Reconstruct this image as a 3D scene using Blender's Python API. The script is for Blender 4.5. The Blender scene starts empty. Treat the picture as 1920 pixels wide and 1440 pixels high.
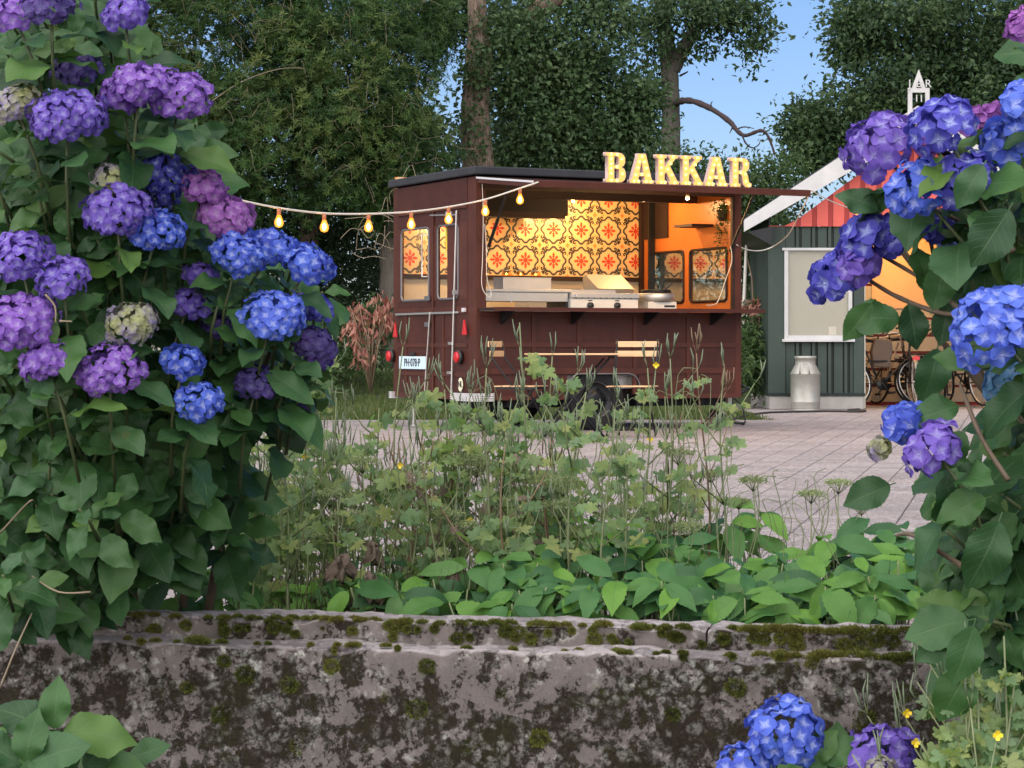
import bpy, bmesh, math, random
import numpy as np
from mathutils import Vector, Matrix, noise
random.seed(7); RNG = np.random.default_rng(7)
C = bpy.context.scene.collection
sc = bpy.context.scene
rad = math.radians

# ---------------------------------------------------------------- camera, sky, sun, exposure
F = 4270.0                      # focal length in pixels of the 1920 px wide photograph
CAMZ = 0.78
cam_data = bpy.data.cameras.new('camera'); cam = bpy.data.objects.new('camera', cam_data); C.objects.link(cam)
cam.location = (0, 0, CAMZ); cam.rotation_euler = (rad(90), 0, 0)
cam_data.sensor_width = 36; cam_data.lens = F/1920*36; cam_data.shift_y = -65/1920
cam_data.clip_start = 0.1; cam_data.clip_end = 3000
sc.camera = cam
cam_data.dof.use_dof = True; cam_data.dof.focus_distance = 17; cam_data.dof.aperture_fstop = 50
SUN_EL, SUN_AZ = 14, 205        # evening light from behind the camera
world = bpy.data.worlds.new('World'); sc.world = world; world.use_nodes = True
wn, wl = world.node_tree.nodes, world.node_tree.links
wn.clear()
sky = wn.new('ShaderNodeTexSky'); sky.sky_type = 'NISHITA'; sky.sun_disc = False
sky.sun_elevation = rad(SUN_EL); sky.sun_rotation = rad(SUN_AZ); sky.air_density = 1.0; sky.dust_density = 0.3; sky.ozone_density = 4.0
tint = wn.new('ShaderNodeMix'); tint.data_type = 'RGBA'; tint.blend_type = 'MULTIPLY'; tint.inputs[0].default_value = 1.0
tint.inputs[7].default_value = (0.95, 0.88, 1.05, 1)
bg = wn.new('ShaderNodeBackground'); bg.inputs[1].default_value = 0.068
wo = wn.new('ShaderNodeOutputWorld')
wl.new(sky.outputs[0], tint.inputs[6]); wl.new(tint.outputs[2], bg.inputs[0]); wl.new(bg.outputs[0], wo.inputs[0])
sd = bpy.data.lights.new('sun', 'SUN'); sd.energy = 3.8; sd.angle = rad(130); sd.color = (1.0, 0.94, 0.87)
so = bpy.data.objects.new('sun', sd); C.objects.link(so)
so.rotation_euler = (rad(90-42), 0, rad(-(SUN_AZ-180)))
sc.view_settings.view_transform = 'Standard'; sc.view_settings.look = 'None'
sc.view_settings.gamma = 1; sc.view_settings.use_curve_mapping = False
sc.view_settings.exposure = 1.0
sc.cycles.use_denoising = True
sc.cycles.max_bounces = 8; sc.cycles.diffuse_bounces = 4; sc.cycles.glossy_bounces = 3
sc.cycles.transmission_bounces = 4; sc.cycles.transparent_max_bounces = 12
sc.cycles.sample_clamp_indirect = 4
sc.cycles.caustics_reflective = False; sc.cycles.caustics_refractive = False

# ---------------------------------------------------------------- helpers
def P(px, py, Y):
    "the point of the place that lies Y metres away behind pixel (px, py)"
    return Vector(((px-960)/F*Y, Y, CAMZ-(py-655)/F*Y))

def tag(o, label=None, cat=None, group=None, kind=None):
    if label: o['label'] = label
    if cat: o['category'] = cat
    if group: o['group'] = group
    if kind: o['kind'] = kind
    return o

def thing(name, label, cat, loc=(0, 0, 0), rotz=0.0, group=None):
    o = bpy.data.objects.new(name, None); C.objects.link(o)
    o.empty_display_size = 0.1
    o.location = loc; o.rotation_euler = (0, 0, rotz)
    return tag(o, label, cat, group)

class B:
    "collects shapes into one mesh"
    def __init__(s): s.v = []; s.f = []; s.mi = []; s.M = None; s.cur = 0
    def pt(s, p):
        p = Vector(p)
        if s.M is not None: p = s.M @ p
        s.v.append((p.x, p.y, p.z)); return len(s.v)-1
    def face(s, idx): s.f.append(tuple(idx)); s.mi.append(s.cur)
    def box(s, x0, x1, y0, y1, z0, z1):
        if x0 > x1: x0, x1 = x1, x0
        if y0 > y1: y0, y1 = y1, y0
        if z0 > z1: z0, z1 = z1, z0
        i = [s.pt((x, y, z)) for z in (z0, z1) for y in (y0, y1) for x in (x0, x1)]
        for q in ((0,2,3,1), (4,5,7,6), (0,1,5,4), (2,6,7,3), (0,4,6,2), (1,3,7,5)): s.face([i[k] for k in q])
        return s
    def poly(s, pts): s.face([s.pt(p) for p in pts]); return s
    def prism(s, pts, d):
        "pts: closed outline (3D, planar); d: extrusion vector"
        d = Vector(d); n = len(pts)
        a = [s.pt(p) for p in pts]; b = [s.pt(Vector(p)+d) for p in pts]
        s.face(a[::-1]); s.face(b)
        for k in range(n): s.face((a[k], a[(k+1) % n], b[(k+1) % n], b[k]))
        return s
    def tube(s, pts, r, n=6, cap=True):
        pts = [Vector(p) for p in pts]
        rs = r if isinstance(r, (list, tuple)) else [r]*len(pts)
        rings = []; ref = None
        for k, p in enumerate(pts):
            t = (pts[min(k+1, len(pts)-1)]-pts[max(k-1, 0)])
            t = t.normalized() if t.length > 1e-9 else Vector((0, 0, 1))
            if ref is None: ref = Vector((0, 0, 1)) if abs(t.z) < .9 else Vector((1, 0, 0))
            a = (ref - t*ref.dot(t))
            a = a.normalized() if a.length > 1e-6 else t.orthogonal().normalized()
            ref = a; b = t.cross(a)
            rings.append([s.pt(p+(a*math.cos(2*math.pi*j/n)+b*math.sin(2*math.pi*j/n))*rs[k]) for j in range(n)])
        for k in range(len(rings)-1):
            for j in range(n):
                s.face((rings[k][j], rings[k][(j+1) % n], rings[k+1][(j+1) % n], rings[k+1][j]))
        if cap: s.face(rings[0][::-1]); s.face(rings[-1])
        return s
    def bar(s, a, b, r, n=6): return s.tube([a, b], r, n)
    def lathe(s, prof, c=(0, 0, 0), n=24, axis='z', cap=True):
        c = Vector(c); rings = []
        for r, h in prof:
            ring = []
            for j in range(n):
                t = 2*math.pi*j/n; a, b = r*math.cos(t), r*math.sin(t)
                p = {'z': Vector((a, b, h)), 'y': Vector((a, h, b)), 'x': Vector((h, a, b))}[axis]
                ring.append(s.pt(c+p))
            rings.append(ring)
        for k in range(len(rings)-1):
            for j in range(n): s.face((rings[k][j], rings[k][(j+1) % n], rings[k+1][(j+1) % n], rings[k+1][j]))
        if cap and prof[0][0] > 1e-5: s.face(rings[0][::-1])
        if cap and prof[-1][0] > 1e-5: s.face(rings[-1])
        return s
    def torus(s, c, R, r, axis='y', n=32, m=8, sx=1.0):
        c = Vector(c); rings = []
        for j in range(n):
            t = 2*math.pi*j/n; ring = []
            for k in range(m):
                u = 2*math.pi*k/m; q = R+r*math.cos(u); w = r*math.sin(u)*sx
                a, b = q*math.cos(t), q*math.sin(t)
                ring.append(s.pt(c+{'z': Vector((a, b, w)), 'y': Vector((a, w, b)), 'x': Vector((w, a, b))}[axis]))
            rings.append(ring)
        for j in range(n):
            for k in range(m): s.face((rings[j][k], rings[j][(k+1) % m], rings[(j+1) % n][(k+1) % m], rings[(j+1) % n][k]))
        return s
    def mesh(s, name, mats, smooth=False):
        me = bpy.data.meshes.new(name); me.from_pydata(s.v, [], s.f)
        for m in (mats if isinstance(mats, (list, tuple)) else [mats]): me.materials.append(m)
        if any(s.mi): me.polygons.foreach_set('material_index', s.mi)
        me.polygons.foreach_set('use_smooth', [bool(smooth)]*len(s.f))
        bm = bmesh.new(); bm.from_mesh(me); bmesh.ops.recalc_face_normals(bm, faces=bm.faces); bm.to_mesh(me); bm.free()
        me.update(); return me
    def build(s, name, mats, parent=None, smooth=False, loc=None, bevel=0):
        me = s.mesh(name, mats, smooth)
        return link(name, me, parent, loc, bevel=bevel)

def link(name, me, parent=None, loc=None, rot=None, scale=None, bevel=0):
    o = bpy.data.objects.new(name, me); C.objects.link(o)
    if parent is not None: o.parent = parent
    if loc is not None: o.location = loc
    if rot is not None: o.rotation_euler = rot
    if scale is not None: o.scale = scale if hasattr(scale, '__len__') else (scale,)*3
    if bevel:
        m = o.modifiers.new('bevel', 'BEVEL'); m.width = bevel; m.segments = 2; m.limit_method = 'ANGLE'
    return o

def link_m(name, me, M, parent=None):
    o = bpy.data.objects.new(name, me); C.objects.link(o)
    if parent is not None: o.parent = parent
    o.matrix_basis = M
    return o

def np_mesh(name, verts, faces, mat, parent=None, rnd=None, smooth=False, uv=None, obj=True):
    "verts (N,3), faces (M,k) with constant k"
    verts = np.asarray(verts, dtype=np.float32); faces = np.asarray(faces, dtype=np.int32)
    me = bpy.data.meshes.new(name); k = faces.shape[1]
    me.vertices.add(len(verts)); me.vertices.foreach_set('co', verts.ravel())
    me.loops.add(faces.size); me.loops.foreach_set('vertex_index', faces.ravel())
    me.polygons.add(len(faces)); me.polygons.foreach_set('loop_start', np.arange(0, faces.size, k, dtype=np.int32))
    try: me.polygons.foreach_set('loop_total', np.full(len(faces), k, dtype=np.int32))
    except Exception: pass
    me.polygons.foreach_set('use_smooth', np.full(len(faces), bool(smooth)))
    if rnd is not None:
        a = me.attributes.new('rnd', 'FLOAT', 'FACE'); a.data.foreach_set('value', np.asarray(rnd, dtype=np.float32))
    if uv is not None:
        l = me.uv_layers.new(name='UVMap'); l.data.foreach_set('uv', np.asarray(uv, dtype=np.float32)[faces.ravel()].ravel())
    me.materials.append(mat); me.update(calc_edges=True); me.validate()
    return link(name, me, parent) if obj else me

# ---------------------------------------------------------------- materials
class NT:
    def __init__(s, name):
        s.m = bpy.data.materials.new(name); s.m.use_nodes = True; s.t = s.m.node_tree; s.n = s.t.nodes; s.l = s.t.links
        s.n.clear(); s.out = s.n.new('ShaderNodeOutputMaterial')
    def node(s, typ, **kw):
        n = s.n.new(typ)
        for k, v in kw.items():
            if k.startswith('i_'): s.set(n.inputs[int(k[2:]) if k[2:].isdigit() else k[2:].replace('_', ' ')], v)
            else: setattr(n, k, v)
        return n
    def set(s, inp, v):
        if isinstance(v, bpy.types.NodeSocket): s.l.new(v, inp)
        elif isinstance(v, (tuple, list)) and len(v) == 3 and inp.type == 'RGBA': inp.default_value = (*v, 1)
        else: inp.default_value = v
    def math(s, op, a, b=None, c=None, clamp=False):
        n = s.node('ShaderNodeMath', operation=op, use_clamp=clamp); s.set(n.inputs[0], a)
        if b is not None: s.set(n.inputs[1], b)
        if c is not None: s.set(n.inputs[2], c)
        return n.outputs[0]
    def mix(s, f, a, b, bt='MIX'):
        n = s.node('ShaderNodeMix', data_type='RGBA', blend_type=bt); s.set(n.inputs[0], f); s.set(n.inputs[6], a); s.set(n.inputs[7], b); return n.outputs[2]
    def noise(s, vec, scale, detail=4, rough=.6, dist=0):
        n = s.node('ShaderNodeTexNoise'); s.set(n.inputs['Vector'], vec); s.set(n.inputs['Scale'], scale)
        n.inputs['Detail'].default_value = detail; n.inputs['Roughness'].default_value = rough; n.inputs['Distortion'].default_value = dist
        return n.outputs[0]
    def ramp(s, f, stops, interp='LINEAR'):
        n = s.node('ShaderNodeValToRGB'); s.set(n.inputs[0], f); r = n.color_ramp; r.interpolation = interp
        while len(r.elements) < len(stops): r.elements.new(.5)
        for e, (p, c) in zip(r.elements, stops): e.position = p; e.color = (*c, 1) if len(c) == 3 else c
        return n.outputs[0]
    def step(s, f, a, b): return s.ramp(f, [(a, (0, 0, 0)), (b, (1, 1, 1))])
    @property
    def pos(s): return s.node('ShaderNodeNewGeometry').outputs['Position']
    @property
    def objc(s): return s.node('ShaderNodeTexCoord').outputs['Object']
    def bsdf(s, color, rough=.6, metal=0, bump=None, bs=.3, bd=.01, spec=.5, **kw):
        b = s.node('ShaderNodeBsdfPrincipled'); s.set(b.inputs['Base Color'], color); s.set(b.inputs['Roughness'], rough); s.set(b.inputs['Metallic'], metal)
        s.set(b.inputs['Specular IOR Level'], spec)
        for k, v in kw.items(): s.set(b.inputs[k.replace('_', ' ')], v)
        if bump is not None:
            bn = s.node('ShaderNodeBump'); bn.inputs['Strength'].default_value = bs; bn.inputs['Distance'].default_value = bd
            s.set(bn.inputs['Height'], bump); s.l.new(bn.outputs[0], b.inputs['Normal'])
        s.l.new(b.outputs[0], s.out.inputs[0]); s.b = b
        return s

MAT = {}
def simple(name, col, rough=.6, metal=0, var=.15, scale=8, bump=.1, bd=.003, spec=.5):
    "a coloured material with fine uneven grain"
    t = NT(name); n = t.noise(t.objc, scale, 6, .65)
    c = t.mix(n, tuple(x*(1-var) for x in col), tuple(min(1, x*(1+var)) for x in col))
    n2 = t.noise(t.objc, scale*9, 3)
    t.bsdf(c, t.math('ADD', t.math('MULTIPLY', n2, .2), rough-.1, clamp=True), metal, n2, bump, bd, spec)
    MAT[name] = t.m; return t.m
def emis(name, col, strength, base=(.8, .8, .8)):
    t = NT(name); t.bsdf(base, .4); t.b.inputs['Emission Color'].default_value = (*col, 1); t.b.inputs['Emission Strength'].default_value = strength
    MAT[name] = t.m; return t.m
def foliage(name, cols, rough=.5, trans=.35, spec=.35):
    "leaf colour chosen leaf by leaf through the 'rnd' attribute"
    t = NT(name); a = t.node('ShaderNodeAttribute', attribute_name='rnd').outputs['Fac']
    c = t.ramp(a, [(i/(len(cols)-1), k) for i, k in enumerate(cols)])
    t.bsdf(c, rough, spec=spec)
    tr = t.node('ShaderNodeBsdfTranslucent'); t.set(tr.inputs[0], t.mix(.5, c, (.5, .6, .1), 'MULTIPLY') if False else c)
    mx = t.node('ShaderNodeMixShader'); mx.inputs[0].default_value = trans
    t.l.new(t.b.outputs[0], mx.inputs[1]); t.l.new(tr.outputs[0], mx.inputs[2]); t.l.new(mx.outputs[0], t.out.inputs[0])
    MAT[name] = t.m; return t.m

def paint_mat(name, col, rough=.45, dirt=.35):
    t = NT(name); p = t.objc
    n1 = t.noise(p, 3.0, 8, .7); n2 = t.noise(p, 30, 5, .7); n3 = t.noise(p, 220, 2)
    c = t.mix(t.step(n1, .35, .75), tuple(x*(1-dirt) for x in col), tuple(x*1.12 for x in col))
    c = t.mix(t.math('MULTIPLY', t.step(n2, .62, .75), .35), c, tuple(min(1, x*1.6+.02) for x in col))
    st_ = t.noise(t.node('ShaderNodeMapping', i_Vector=p, i_Scale=(22, 22, 1.1)).outputs[0], 1.0, 5, .7); c = t.mix(t.math('MULTIPLY', t.step(st_, .52, .70), dirt), c, tuple(x*.45+.006 for x in col))
    t.bsdf(c, t.math('ADD', t.math('MULTIPLY', n2, .3), rough-.12), 0, t.math('ADD', n2, t.math('MULTIPLY', n3, .3)), .12, .004, .35)
    MAT[name] = t.m; return t.m
paint_mat('maroon_paint', (.068, .017, .010)); paint_mat('maroon_frame', (.088, .023, .013)); paint_mat('dark_brown_wood', (.03, .012, .008), .6)
paint_mat('green_board', (.042, .062, .050), .6, .2); paint_mat('green_batten', (.012, .022, .018), .6, .2)
paint_mat('red_board', (.62, .11, .085), .6, .1); paint_mat('red_batten', (.33, .035, .03), .6, .15)
paint_mat('white_paint', (.52, .51, .50), .5, .12); paint_mat('roof_felt', (.035, .037, .043), .75, .3)
simple('chrome', (.62, .60, .56), .38, .9, .1, 12); simple('steel', (.55, .53, .49), .48, .85, .12, 6)
simple('galvanised', (.38, .37, .33), .5, .55, .2, 14, .2); simple('black_metal', (.012, .012, .013), .45, .4, .2)
simple('rubber', (.007, .007, .008), .9, 0, .3, 20, .3); simple('hub_grey', (.16, .16, .17), .5, .5, .2)
simple('dark_interior', (.014, .010, .009), .8); simple('cream_wall', (.62, .5, .34), .5, 0, .08)
simple('concrete', (.36, .34, .31), .85, 0, .2, 10, .5, .01); simple('cable_white', (.72, .66, .55), .6); simple('cable_black', (.015, .015, .015), .6)
simple('bulb_socket', (.45, .16, .07), .5); simple('yellow_tag', (.75, .55, .03), .6, 0, .15, 12); simple('print_dark', (.02, .02, .025), .6)
simple('plate_blue', (.55, .70, .78), .5, 0, .06); simple('cream_sticker', (.75, .72, .5), .5); simple('red_plastic', (.5, .015, .02), .25, 0, .2, 30)
simple('amber_plastic', (.7, .12, .02), .3); simple('copper_leaf', (.42, .17, .12), .6, 0, .35, 20); simple('soil', (.055, .042, .032), .95, 0, .4, 20, .8, .02)
simple('silver_grille', (.75, .72, .72), .35, .3); simple('black_plastic', (.02, .02, .02), .4); simple('bag_brown', (.13, .09, .065), .8)
simple('bone_white', (.7, .66, .58), .5); simple('terra_twig', (.30, .21, .14), .8, 0, .3, 40); simple('window_blind', (.27, .25, .19), .7, 0, .1, 2)

t = NT('orange_varnish'); p = t.objc
n = t.noise(p, 2.5, 6, .6); w = t.noise(t.node('ShaderNodeMapping', i_Vector=p, i_Scale=(3, 3, 40)).outputs[0], 2, 4)
t.bsdf(t.mix(n, (.38, .085, .012), (.62, .19, .04)), .33, 0, w, .08, .002, .5); MAT['orange_varnish'] = t.m

t = NT('slat_wood'); p = t.objc
w = t.noise(t.node('ShaderNodeMapping', i_Vector=p, i_Scale=(4, 60, 60)).outputs[0], 2, 5)
t.bsdf(t.mix(w, (.48, .27, .12), (.72, .5, .28)), .5, 0, w, .2, .002); MAT['slat_wood'] = t.m

def glass_mat(name, refl=.12, tintc=(1, 1, 1), rough=.02):
    t = NT(name); tr = t.node('ShaderNodeBsdfTransparent'); t.set(tr.inputs[0], tintc)
    gl = t.node('ShaderNodeBsdfGlossy'); gl.inputs['Roughness'].default_value = rough
    lw = t.node('ShaderNodeLayerWeight', i_0=.25); f = t.math('ADD', t.math('MULTIPLY', t.math('POWER', lw.outputs['Facing'], 4.0), .6), refl, clamp=True)
    mx = t.node('ShaderNodeMixShader'); t.set(mx.inputs[0], f); t.l.new(tr.outputs[0], mx.inputs[1]); t.l.new(gl.outputs[0], mx.inputs[2]); t.l.new(mx.outputs[0], t.out.inputs[0])
    MAT[name] = t.m
glass_mat('window_glass', .02); glass_mat('mirror_glass', .38, (.8, .85, .8)); glass_mat('bulb_glass', .03, (1, .8, .5))
emis('filament', (1.0, .56, .18), 60); emis('lamp_glow', (1.0, .55, .16), 2.2)
emis('warm_bulb_small', (1.0, .66, .12), 2.4, (.8, .5, .1)); emis('bulb_glow_glass', (1.0, .42, .08), 1.1, (.6, .3, .1)); 

# amber bulb glass: clear, with the warm light it scatters
t = NT('amber_glass'); tr_ = t.node('ShaderNodeBsdfTransparent'); t.set(tr_.inputs[0], (1, .75, .4)); em = t.node('ShaderNodeEmission'); t.set(em.inputs[0], (1, .38, .06)); em.inputs[1].default_value = 1.6
mx = t.node('ShaderNodeMixShader'); mx.inputs[0].default_value = .45; t.l.new(tr_.outputs[0], mx.inputs[1]); t.l.new(em.outputs[0], mx.inputs[2]); t.l.new(mx.outputs[0], t.out.inputs[0]); MAT['amber_glass'] = t.m
# foliage palettes (linear)
foliage('evergreen_leaf', [(.018, .044, .014), (.032, .075, .020), (.052, .110, .028), (.095, .155, .040)], .45)
foliage('evergreen_leaf_pale', [(.035, .070, .02), (.06, .11, .028), (.11, .16, .045), (.17, .21, .06)], .45)
foliage('ivy_leaf', [(.028, .060, .024), (.048, .094, .034), (.075, .130, .046), (.115, .17, .07)], .45)
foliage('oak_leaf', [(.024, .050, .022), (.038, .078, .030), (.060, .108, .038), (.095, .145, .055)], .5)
foliage('shrub_leaf', [(.03, .065, .02), (.05, .10, .03), (.075, .13, .04), (.11, .16, .06)], .5)
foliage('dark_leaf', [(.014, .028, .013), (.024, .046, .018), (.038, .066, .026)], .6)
foliage('copper_foliage', [(.24, .08, .06), (.42, .17, .13), (.58, .29, .22), (.36, .20, .12)], .6)
foliage('lawn_blade', [(.045, .085, .018), (.075, .12, .026), (.11, .15, .035), (.16, .17, .06)], .6)
foliage('bed_blade', [(.04, .06, .02), (.08, .10, .035), (.14, .13, .06), (.05, .05, .03)], .6)
# ================================================================ GROUND
def sstep(a, b, x):
    t = max(0.0, min(1.0, (x-a)/(b-a))); return t*t*(3-2*t)
def gh(x, y):
    "height of the ground"
    if y < 5.4: return 0.0
    h = 0.42*sstep(26, 35, y)*(1-sstep(2.4, 3.0, x)*(1-sstep(33, 36, y)))
    return h
t = NT('grass_ground'); p = t.pos
n = t.noise(p, 1.2, 6, .7); n2 = t.noise(p, 25, 5, .8)
t.bsdf(t.mix(n2, t.mix(n, (.035, .06, .016), (.07, .095, .026)), (.12, .13, .05)), .95, 0, n2, .8, .05); 
grass_ground = t.m
vs, fs = [], []
xs = sorted(set([-400, -120, -40, -20] + list(np.arange(-12, 14, .5)) + [20, 40, 120, 400])); ys = sorted(set([5.4] + list(np.arange(5.5, 40, .5)) + [50, 80, 150, 400, 900]))
for y in ys:
    for x in xs: vs.append((x, y, gh(x, y)-.03))
nx = len(xs)
for j in range(len(ys)-1):
    for i in range(nx-1): fs.append((j*nx+i, j*nx+i+1, (j+1)*nx+i+1, (j+1)*nx+i))
tag(np_mesh('ground', vs, fs, grass_ground, smooth=True), kind='structure')
tag(B().poly([(-400, -200, -.75), (400, -200, -.75), (400, 4.9, -.75), (-400, 4.9, -.75)]).build('street', simple('street_asphalt', (.05, .05, .052), .9, 0, .3, 30, .5, .01)), kind='structure')
# soil bed behind the wall
b = B(); 
for j in range(40):
    pass
vs, fs = [], []
gx = np.linspace(-4.2, 4.2, 80); gy = np.linspace(0, 1, 14)
for a in gy:
    for x in gx:
        y0 = 5.10-.19*x; y1 = 6.75+.12*math.sin(3*x)
        y = y0+(y1-y0)*a
        vs.append((x, y, .1*(1-a)-.012+.025*noise.noise(Vector((x*6, y*6, 0)))))
for j in range(13):
    for i in range(79): fs.append((j*80+i, j*80+i+1, (j+1)*80+i+1, (j+1)*80+i))
tag(np_mesh('soil_bed', vs, fs, MAT['soil'], smooth=True), kind='structure')

# ---- paving of concrete setts
t = NT('paver_base'); p = t.pos; n = t.noise(p, 14, 5); t.bsdf(t.mix(n, (.10, .085, .075), (.17, .145, .13)), .95); paver_base = t.m
bb = B().poly([(-9, 6.0, -.016), (10, 6.0, -.016), (10, 25.3, -.016), (-9, 25.3, -.016)]).poly([(2.9, 25.3, -.016), (10, 25.3, -.016), (10, 33, -.016), (2.9, 33, -.016)])
pave = tag(bb.build('pavement', paver_base), kind='structure')
t = NT('paver'); p = t.pos
a = t.node('ShaderNodeAttribute', attribute_name='rnd').outputs['Fac']
oi = t.node('ShaderNodeObjectInfo').outputs['Random']
f = t.math('FRACT', t.math('ADD', a, oi))
spk = t.noise(p, 16, 6, .95); sp2 = t.noise(p, 26, 6, .95); big = t.noise(p, .5, 4)
c = t.ramp(f, [(0, (.20, .17, .165)), (.35, (.26, .22, .21)), (.7, (.32, .275, .26)), (1, (.24, .18, .165))])
c = t.mix(t.step(spk, .44, .52), t.mix(.6, c, (.15, .12, .12)), c)
c = t.mix(t.step(sp2, .53, .60), c, (.68, .62, .59))
c = t.mix(t.math('MULTIPLY', t.step(big, .45, .7), .5), c, (.16, .14, .135))
t.bsdf(c, .85, 0, t.math('ADD', spk, sp2), .5, .006); paver_mat = t.m
ang = -math.atan2(1.54, 7.0); ca, sa = math.cos(ang), math.sin(ang)
PW, PL, G = .205, .205, .0045
cells = []
for i in range(-75, 75):
    for j in range(20, 185):
        u = i*PW; v = j*PL+(PL/2 if i % 2 else 0)
        x = u*ca-v*sa; y = u*sa+v*ca
        if y < 6.5 or y > 32: continue
        if y > 25.2+.25*math.sin(x*1.3)*0 and x < 2.95: continue
        if abs(x) > .235*y+1.6: continue
        cells.append((y, u, v, x))
cells.sort()
def paver_verts(u, v, dz):
    out = []
    for (z, k) in ((-.03, 0), (-.006, 0), (0, .003)):
        for (su, sv) in ((-1, -1), (1, -1), (1, 1), (-1, 1)):
            uu = u+su*((PW-G)/2-k); vv = v+sv*(PL-.0025)/2
            out.append((uu*ca-vv*sa, uu*sa+vv*ca, z+dz))
    return out
PF = [(0,1,5,4), (1,2,6,5), (2,3,7,6), (3,0,4,7), (4,5,9,8), (5,6,10,9), (6,7,11,10), (7,4,8,11), (8,9,10,11)]
sh = np_mesh('paver', paver_verts(0, 0, 0), PF, paver_mat, obj=False)
V, Fc, R = [], [], []
# the 300 setts that show largest as parts: between x -2 and 2.6 nearest behind the bed, the others as one part
parts = [c for c in cells if c[0] > 6.6 and abs(c[3]) < .235*c[0]][:300]; pset = set(id(c) for c in parts)
for c in parts:
    o = link('paver', sh, pave, (c[1]*ca-c[2]*sa, c[1]*sa+c[2]*ca, 0), (0, random.uniform(-.003, .003), 0))
for c in cells:
    if id(c) in pset: continue
    k = len(V); V += paver_verts(c[1], c[2], random.uniform(-.0005, .0005)); Fc += [tuple(q+k for q in f) for f in PF]; R += [random.random()]*9
tag(np_mesh('far_pavers', V, Fc, paver_mat, pave, rnd=R), kind='stuff')

# ---- lawn grass
def blades(name, pts, h0, h1, w, mat, parent=None, seed=1, lean=.35):
    r = np.random.default_rng(seed); n = len(pts); pts = np.asarray(pts, dtype=float)
    a = r.uniform(0, 2*np.pi, n); h = r.uniform(h0, h1, n); la = r.uniform(0, 2*np.pi, n); ln = r.uniform(0, lean, n)*h
    d = np.stack([np.cos(a), np.sin(a), np.zeros(n)], 1)*(w*r.uniform(.6, 1.3, n))[:, None]/2
    tip = pts+np.stack([np.cos(la)*ln, np.sin(la)*ln, h], 1); mid = pts+np.stack([np.cos(la)*ln*.3, np.sin(la)*ln*.3, h*.55], 1)
    V = np.stack([pts-d, pts+d, mid+d*.8, tip, mid-d*.8], 1).reshape(-1, 3)
    k = np.arange(n)[:, None]*5; Fq = k+np.array([[0, 1, 2, 3, 4]])
    return np_mesh(name, V, Fq, mat, parent, rnd=r.uniform(0, 1, n))
r = np.random.default_rng(3); pts = []
while len(pts) < 42000:
    y = r.uniform(25.25, 37)**1.0; x = r.uniform(-.26*y, .16*y)
    if x > 3.2 or (x > 2.9 and y < 33): continue
    pts.append((x, y, gh(x, y)-.03))
tag(blades('lawn', pts, .03, .085, .014, MAT['lawn_blade'], seed=4), kind='stuff', label='short mown green lawn behind the paving and under the trailer', cat='lawn')
# ================================================================ THE FOOD TRAILER
TH = rad(26); ct, st = math.cos(TH), math.sin(TH); TX, TY = -.335, 21.35; L, W = 2.906, 1.98
def U(px, v=0.0):
    k = (px-960)/F; return (k*(TY+ct*v)-TX+st*v)/(ct-k*st)
def Vv(px, u=0.0):
    k = (px-960)/F; return (TX+ct*u-k*(TY+st*u))/(st+k*ct)
def Z(py, u, v): return CAMZ-(py-655)/F*(TY+st*u+ct*v)
def tworld(u, v, z=0.0): return Vector((TX+ct*u-st*v, TY+st*u+ct*v, z))
M = MAT
tr = thing('food_trailer', 'dark red food trailer with its serving hatch raised, parked on the paving', 'food trailer', (TX, TY, 0), TH)
pm, fm = M['maroon_paint'], M['maroon_frame']
# chassis, floor, roof
B().box(.02, L-.02, .27, W-.02, .3, .36).build('floor', M['dark_interior'], tr)
c = B(); 
for v in (.35, W-.35): c.box(.1, L+.1, v-.04, v+.04, .22, .299)
for u in (.4, 1.1, 1.8, 2.5): c.box(u-.03, u+.03, .1, W-.1, .235, .298)
c.build('chassis', M['black_metal'], tr)
B().box(-.045, L+.045, -.045, W+.045, 2.42, 2.497).build('roof', M['roof_felt'], tr, bevel=.012)
B().box(.03, L-.03, .03, W-.03, 2.35, 2.402).build('ceiling', M['dark_brown_wood'], tr)
# corner posts
for (u0, u1, v0, v1) in ((0, .035, 0, .19), (0, .03, W-.12, W), (L-.07, L, 0, .05), (L-.06, L, W-.06, W)):
    B().box(u0, u1, v0, v1, .3, 2.404).build('corner_post', fm, tr)
# ---- lower serving side: recessed panels within a grid of rails
us = [.012, U(1000), U(1085), U(1190), U(1290), L-.07]
AR0_, AR1_ = U(1064), U(1198)
zs = [.30, .345, .545, .60, .80, .845, 1.12]
B().box(.036, AR0_, -.012, .02, .30, .345).build('side_rail', fm, tr); B().box(AR1_, L-.0705, -.012, .02, .30, .345).build('side_rail', fm, tr)
for z0, z1 in ((.545, .60), (.80, .845), (1.10, 1.14)):
    B().box(.036, L-.0705, -.012, .02, z0, z1).build('side_rail', fm, tr)
for i in range(1, 5):
    u = us[i]
    for (z0, z1) in ((.345, .545), (.60, .80), (.845, 1.10)):
        if i in (1, 2) and z1 < .57 and i == 2: continue
        B().box(u-.02, u+.02, -.009, .02, z0, z1).build('side_stile', fm, tr)
AR0, AR1, ARZ = U(1064), U(1198), Z(708, 1.2, 0)      # wheel arch
bounds = us
for i in range(5):
    for (z0, z1) in ((.345, .545), (.60, .80), (.845, 1.10)):
        u0, u1 = bounds[i]+(.021 if i else .025), bounds[i+1]-(.021 if i < 4 else 0)
        if z1 < .57 and u1 > AR0 and u0 < AR1:       # cut away round the wheel
            for (a, b_) in ((u0, min(u1, AR0)), (max(u0, AR1), u1)):
                if b_-a > .03: B().box(a, b_, .004, .016, z0, z1).build('side_panel', pm, tr)
        else: B().box(u0, u1, .004, .016, z0, z1).build('side_panel', pm, tr)
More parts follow.
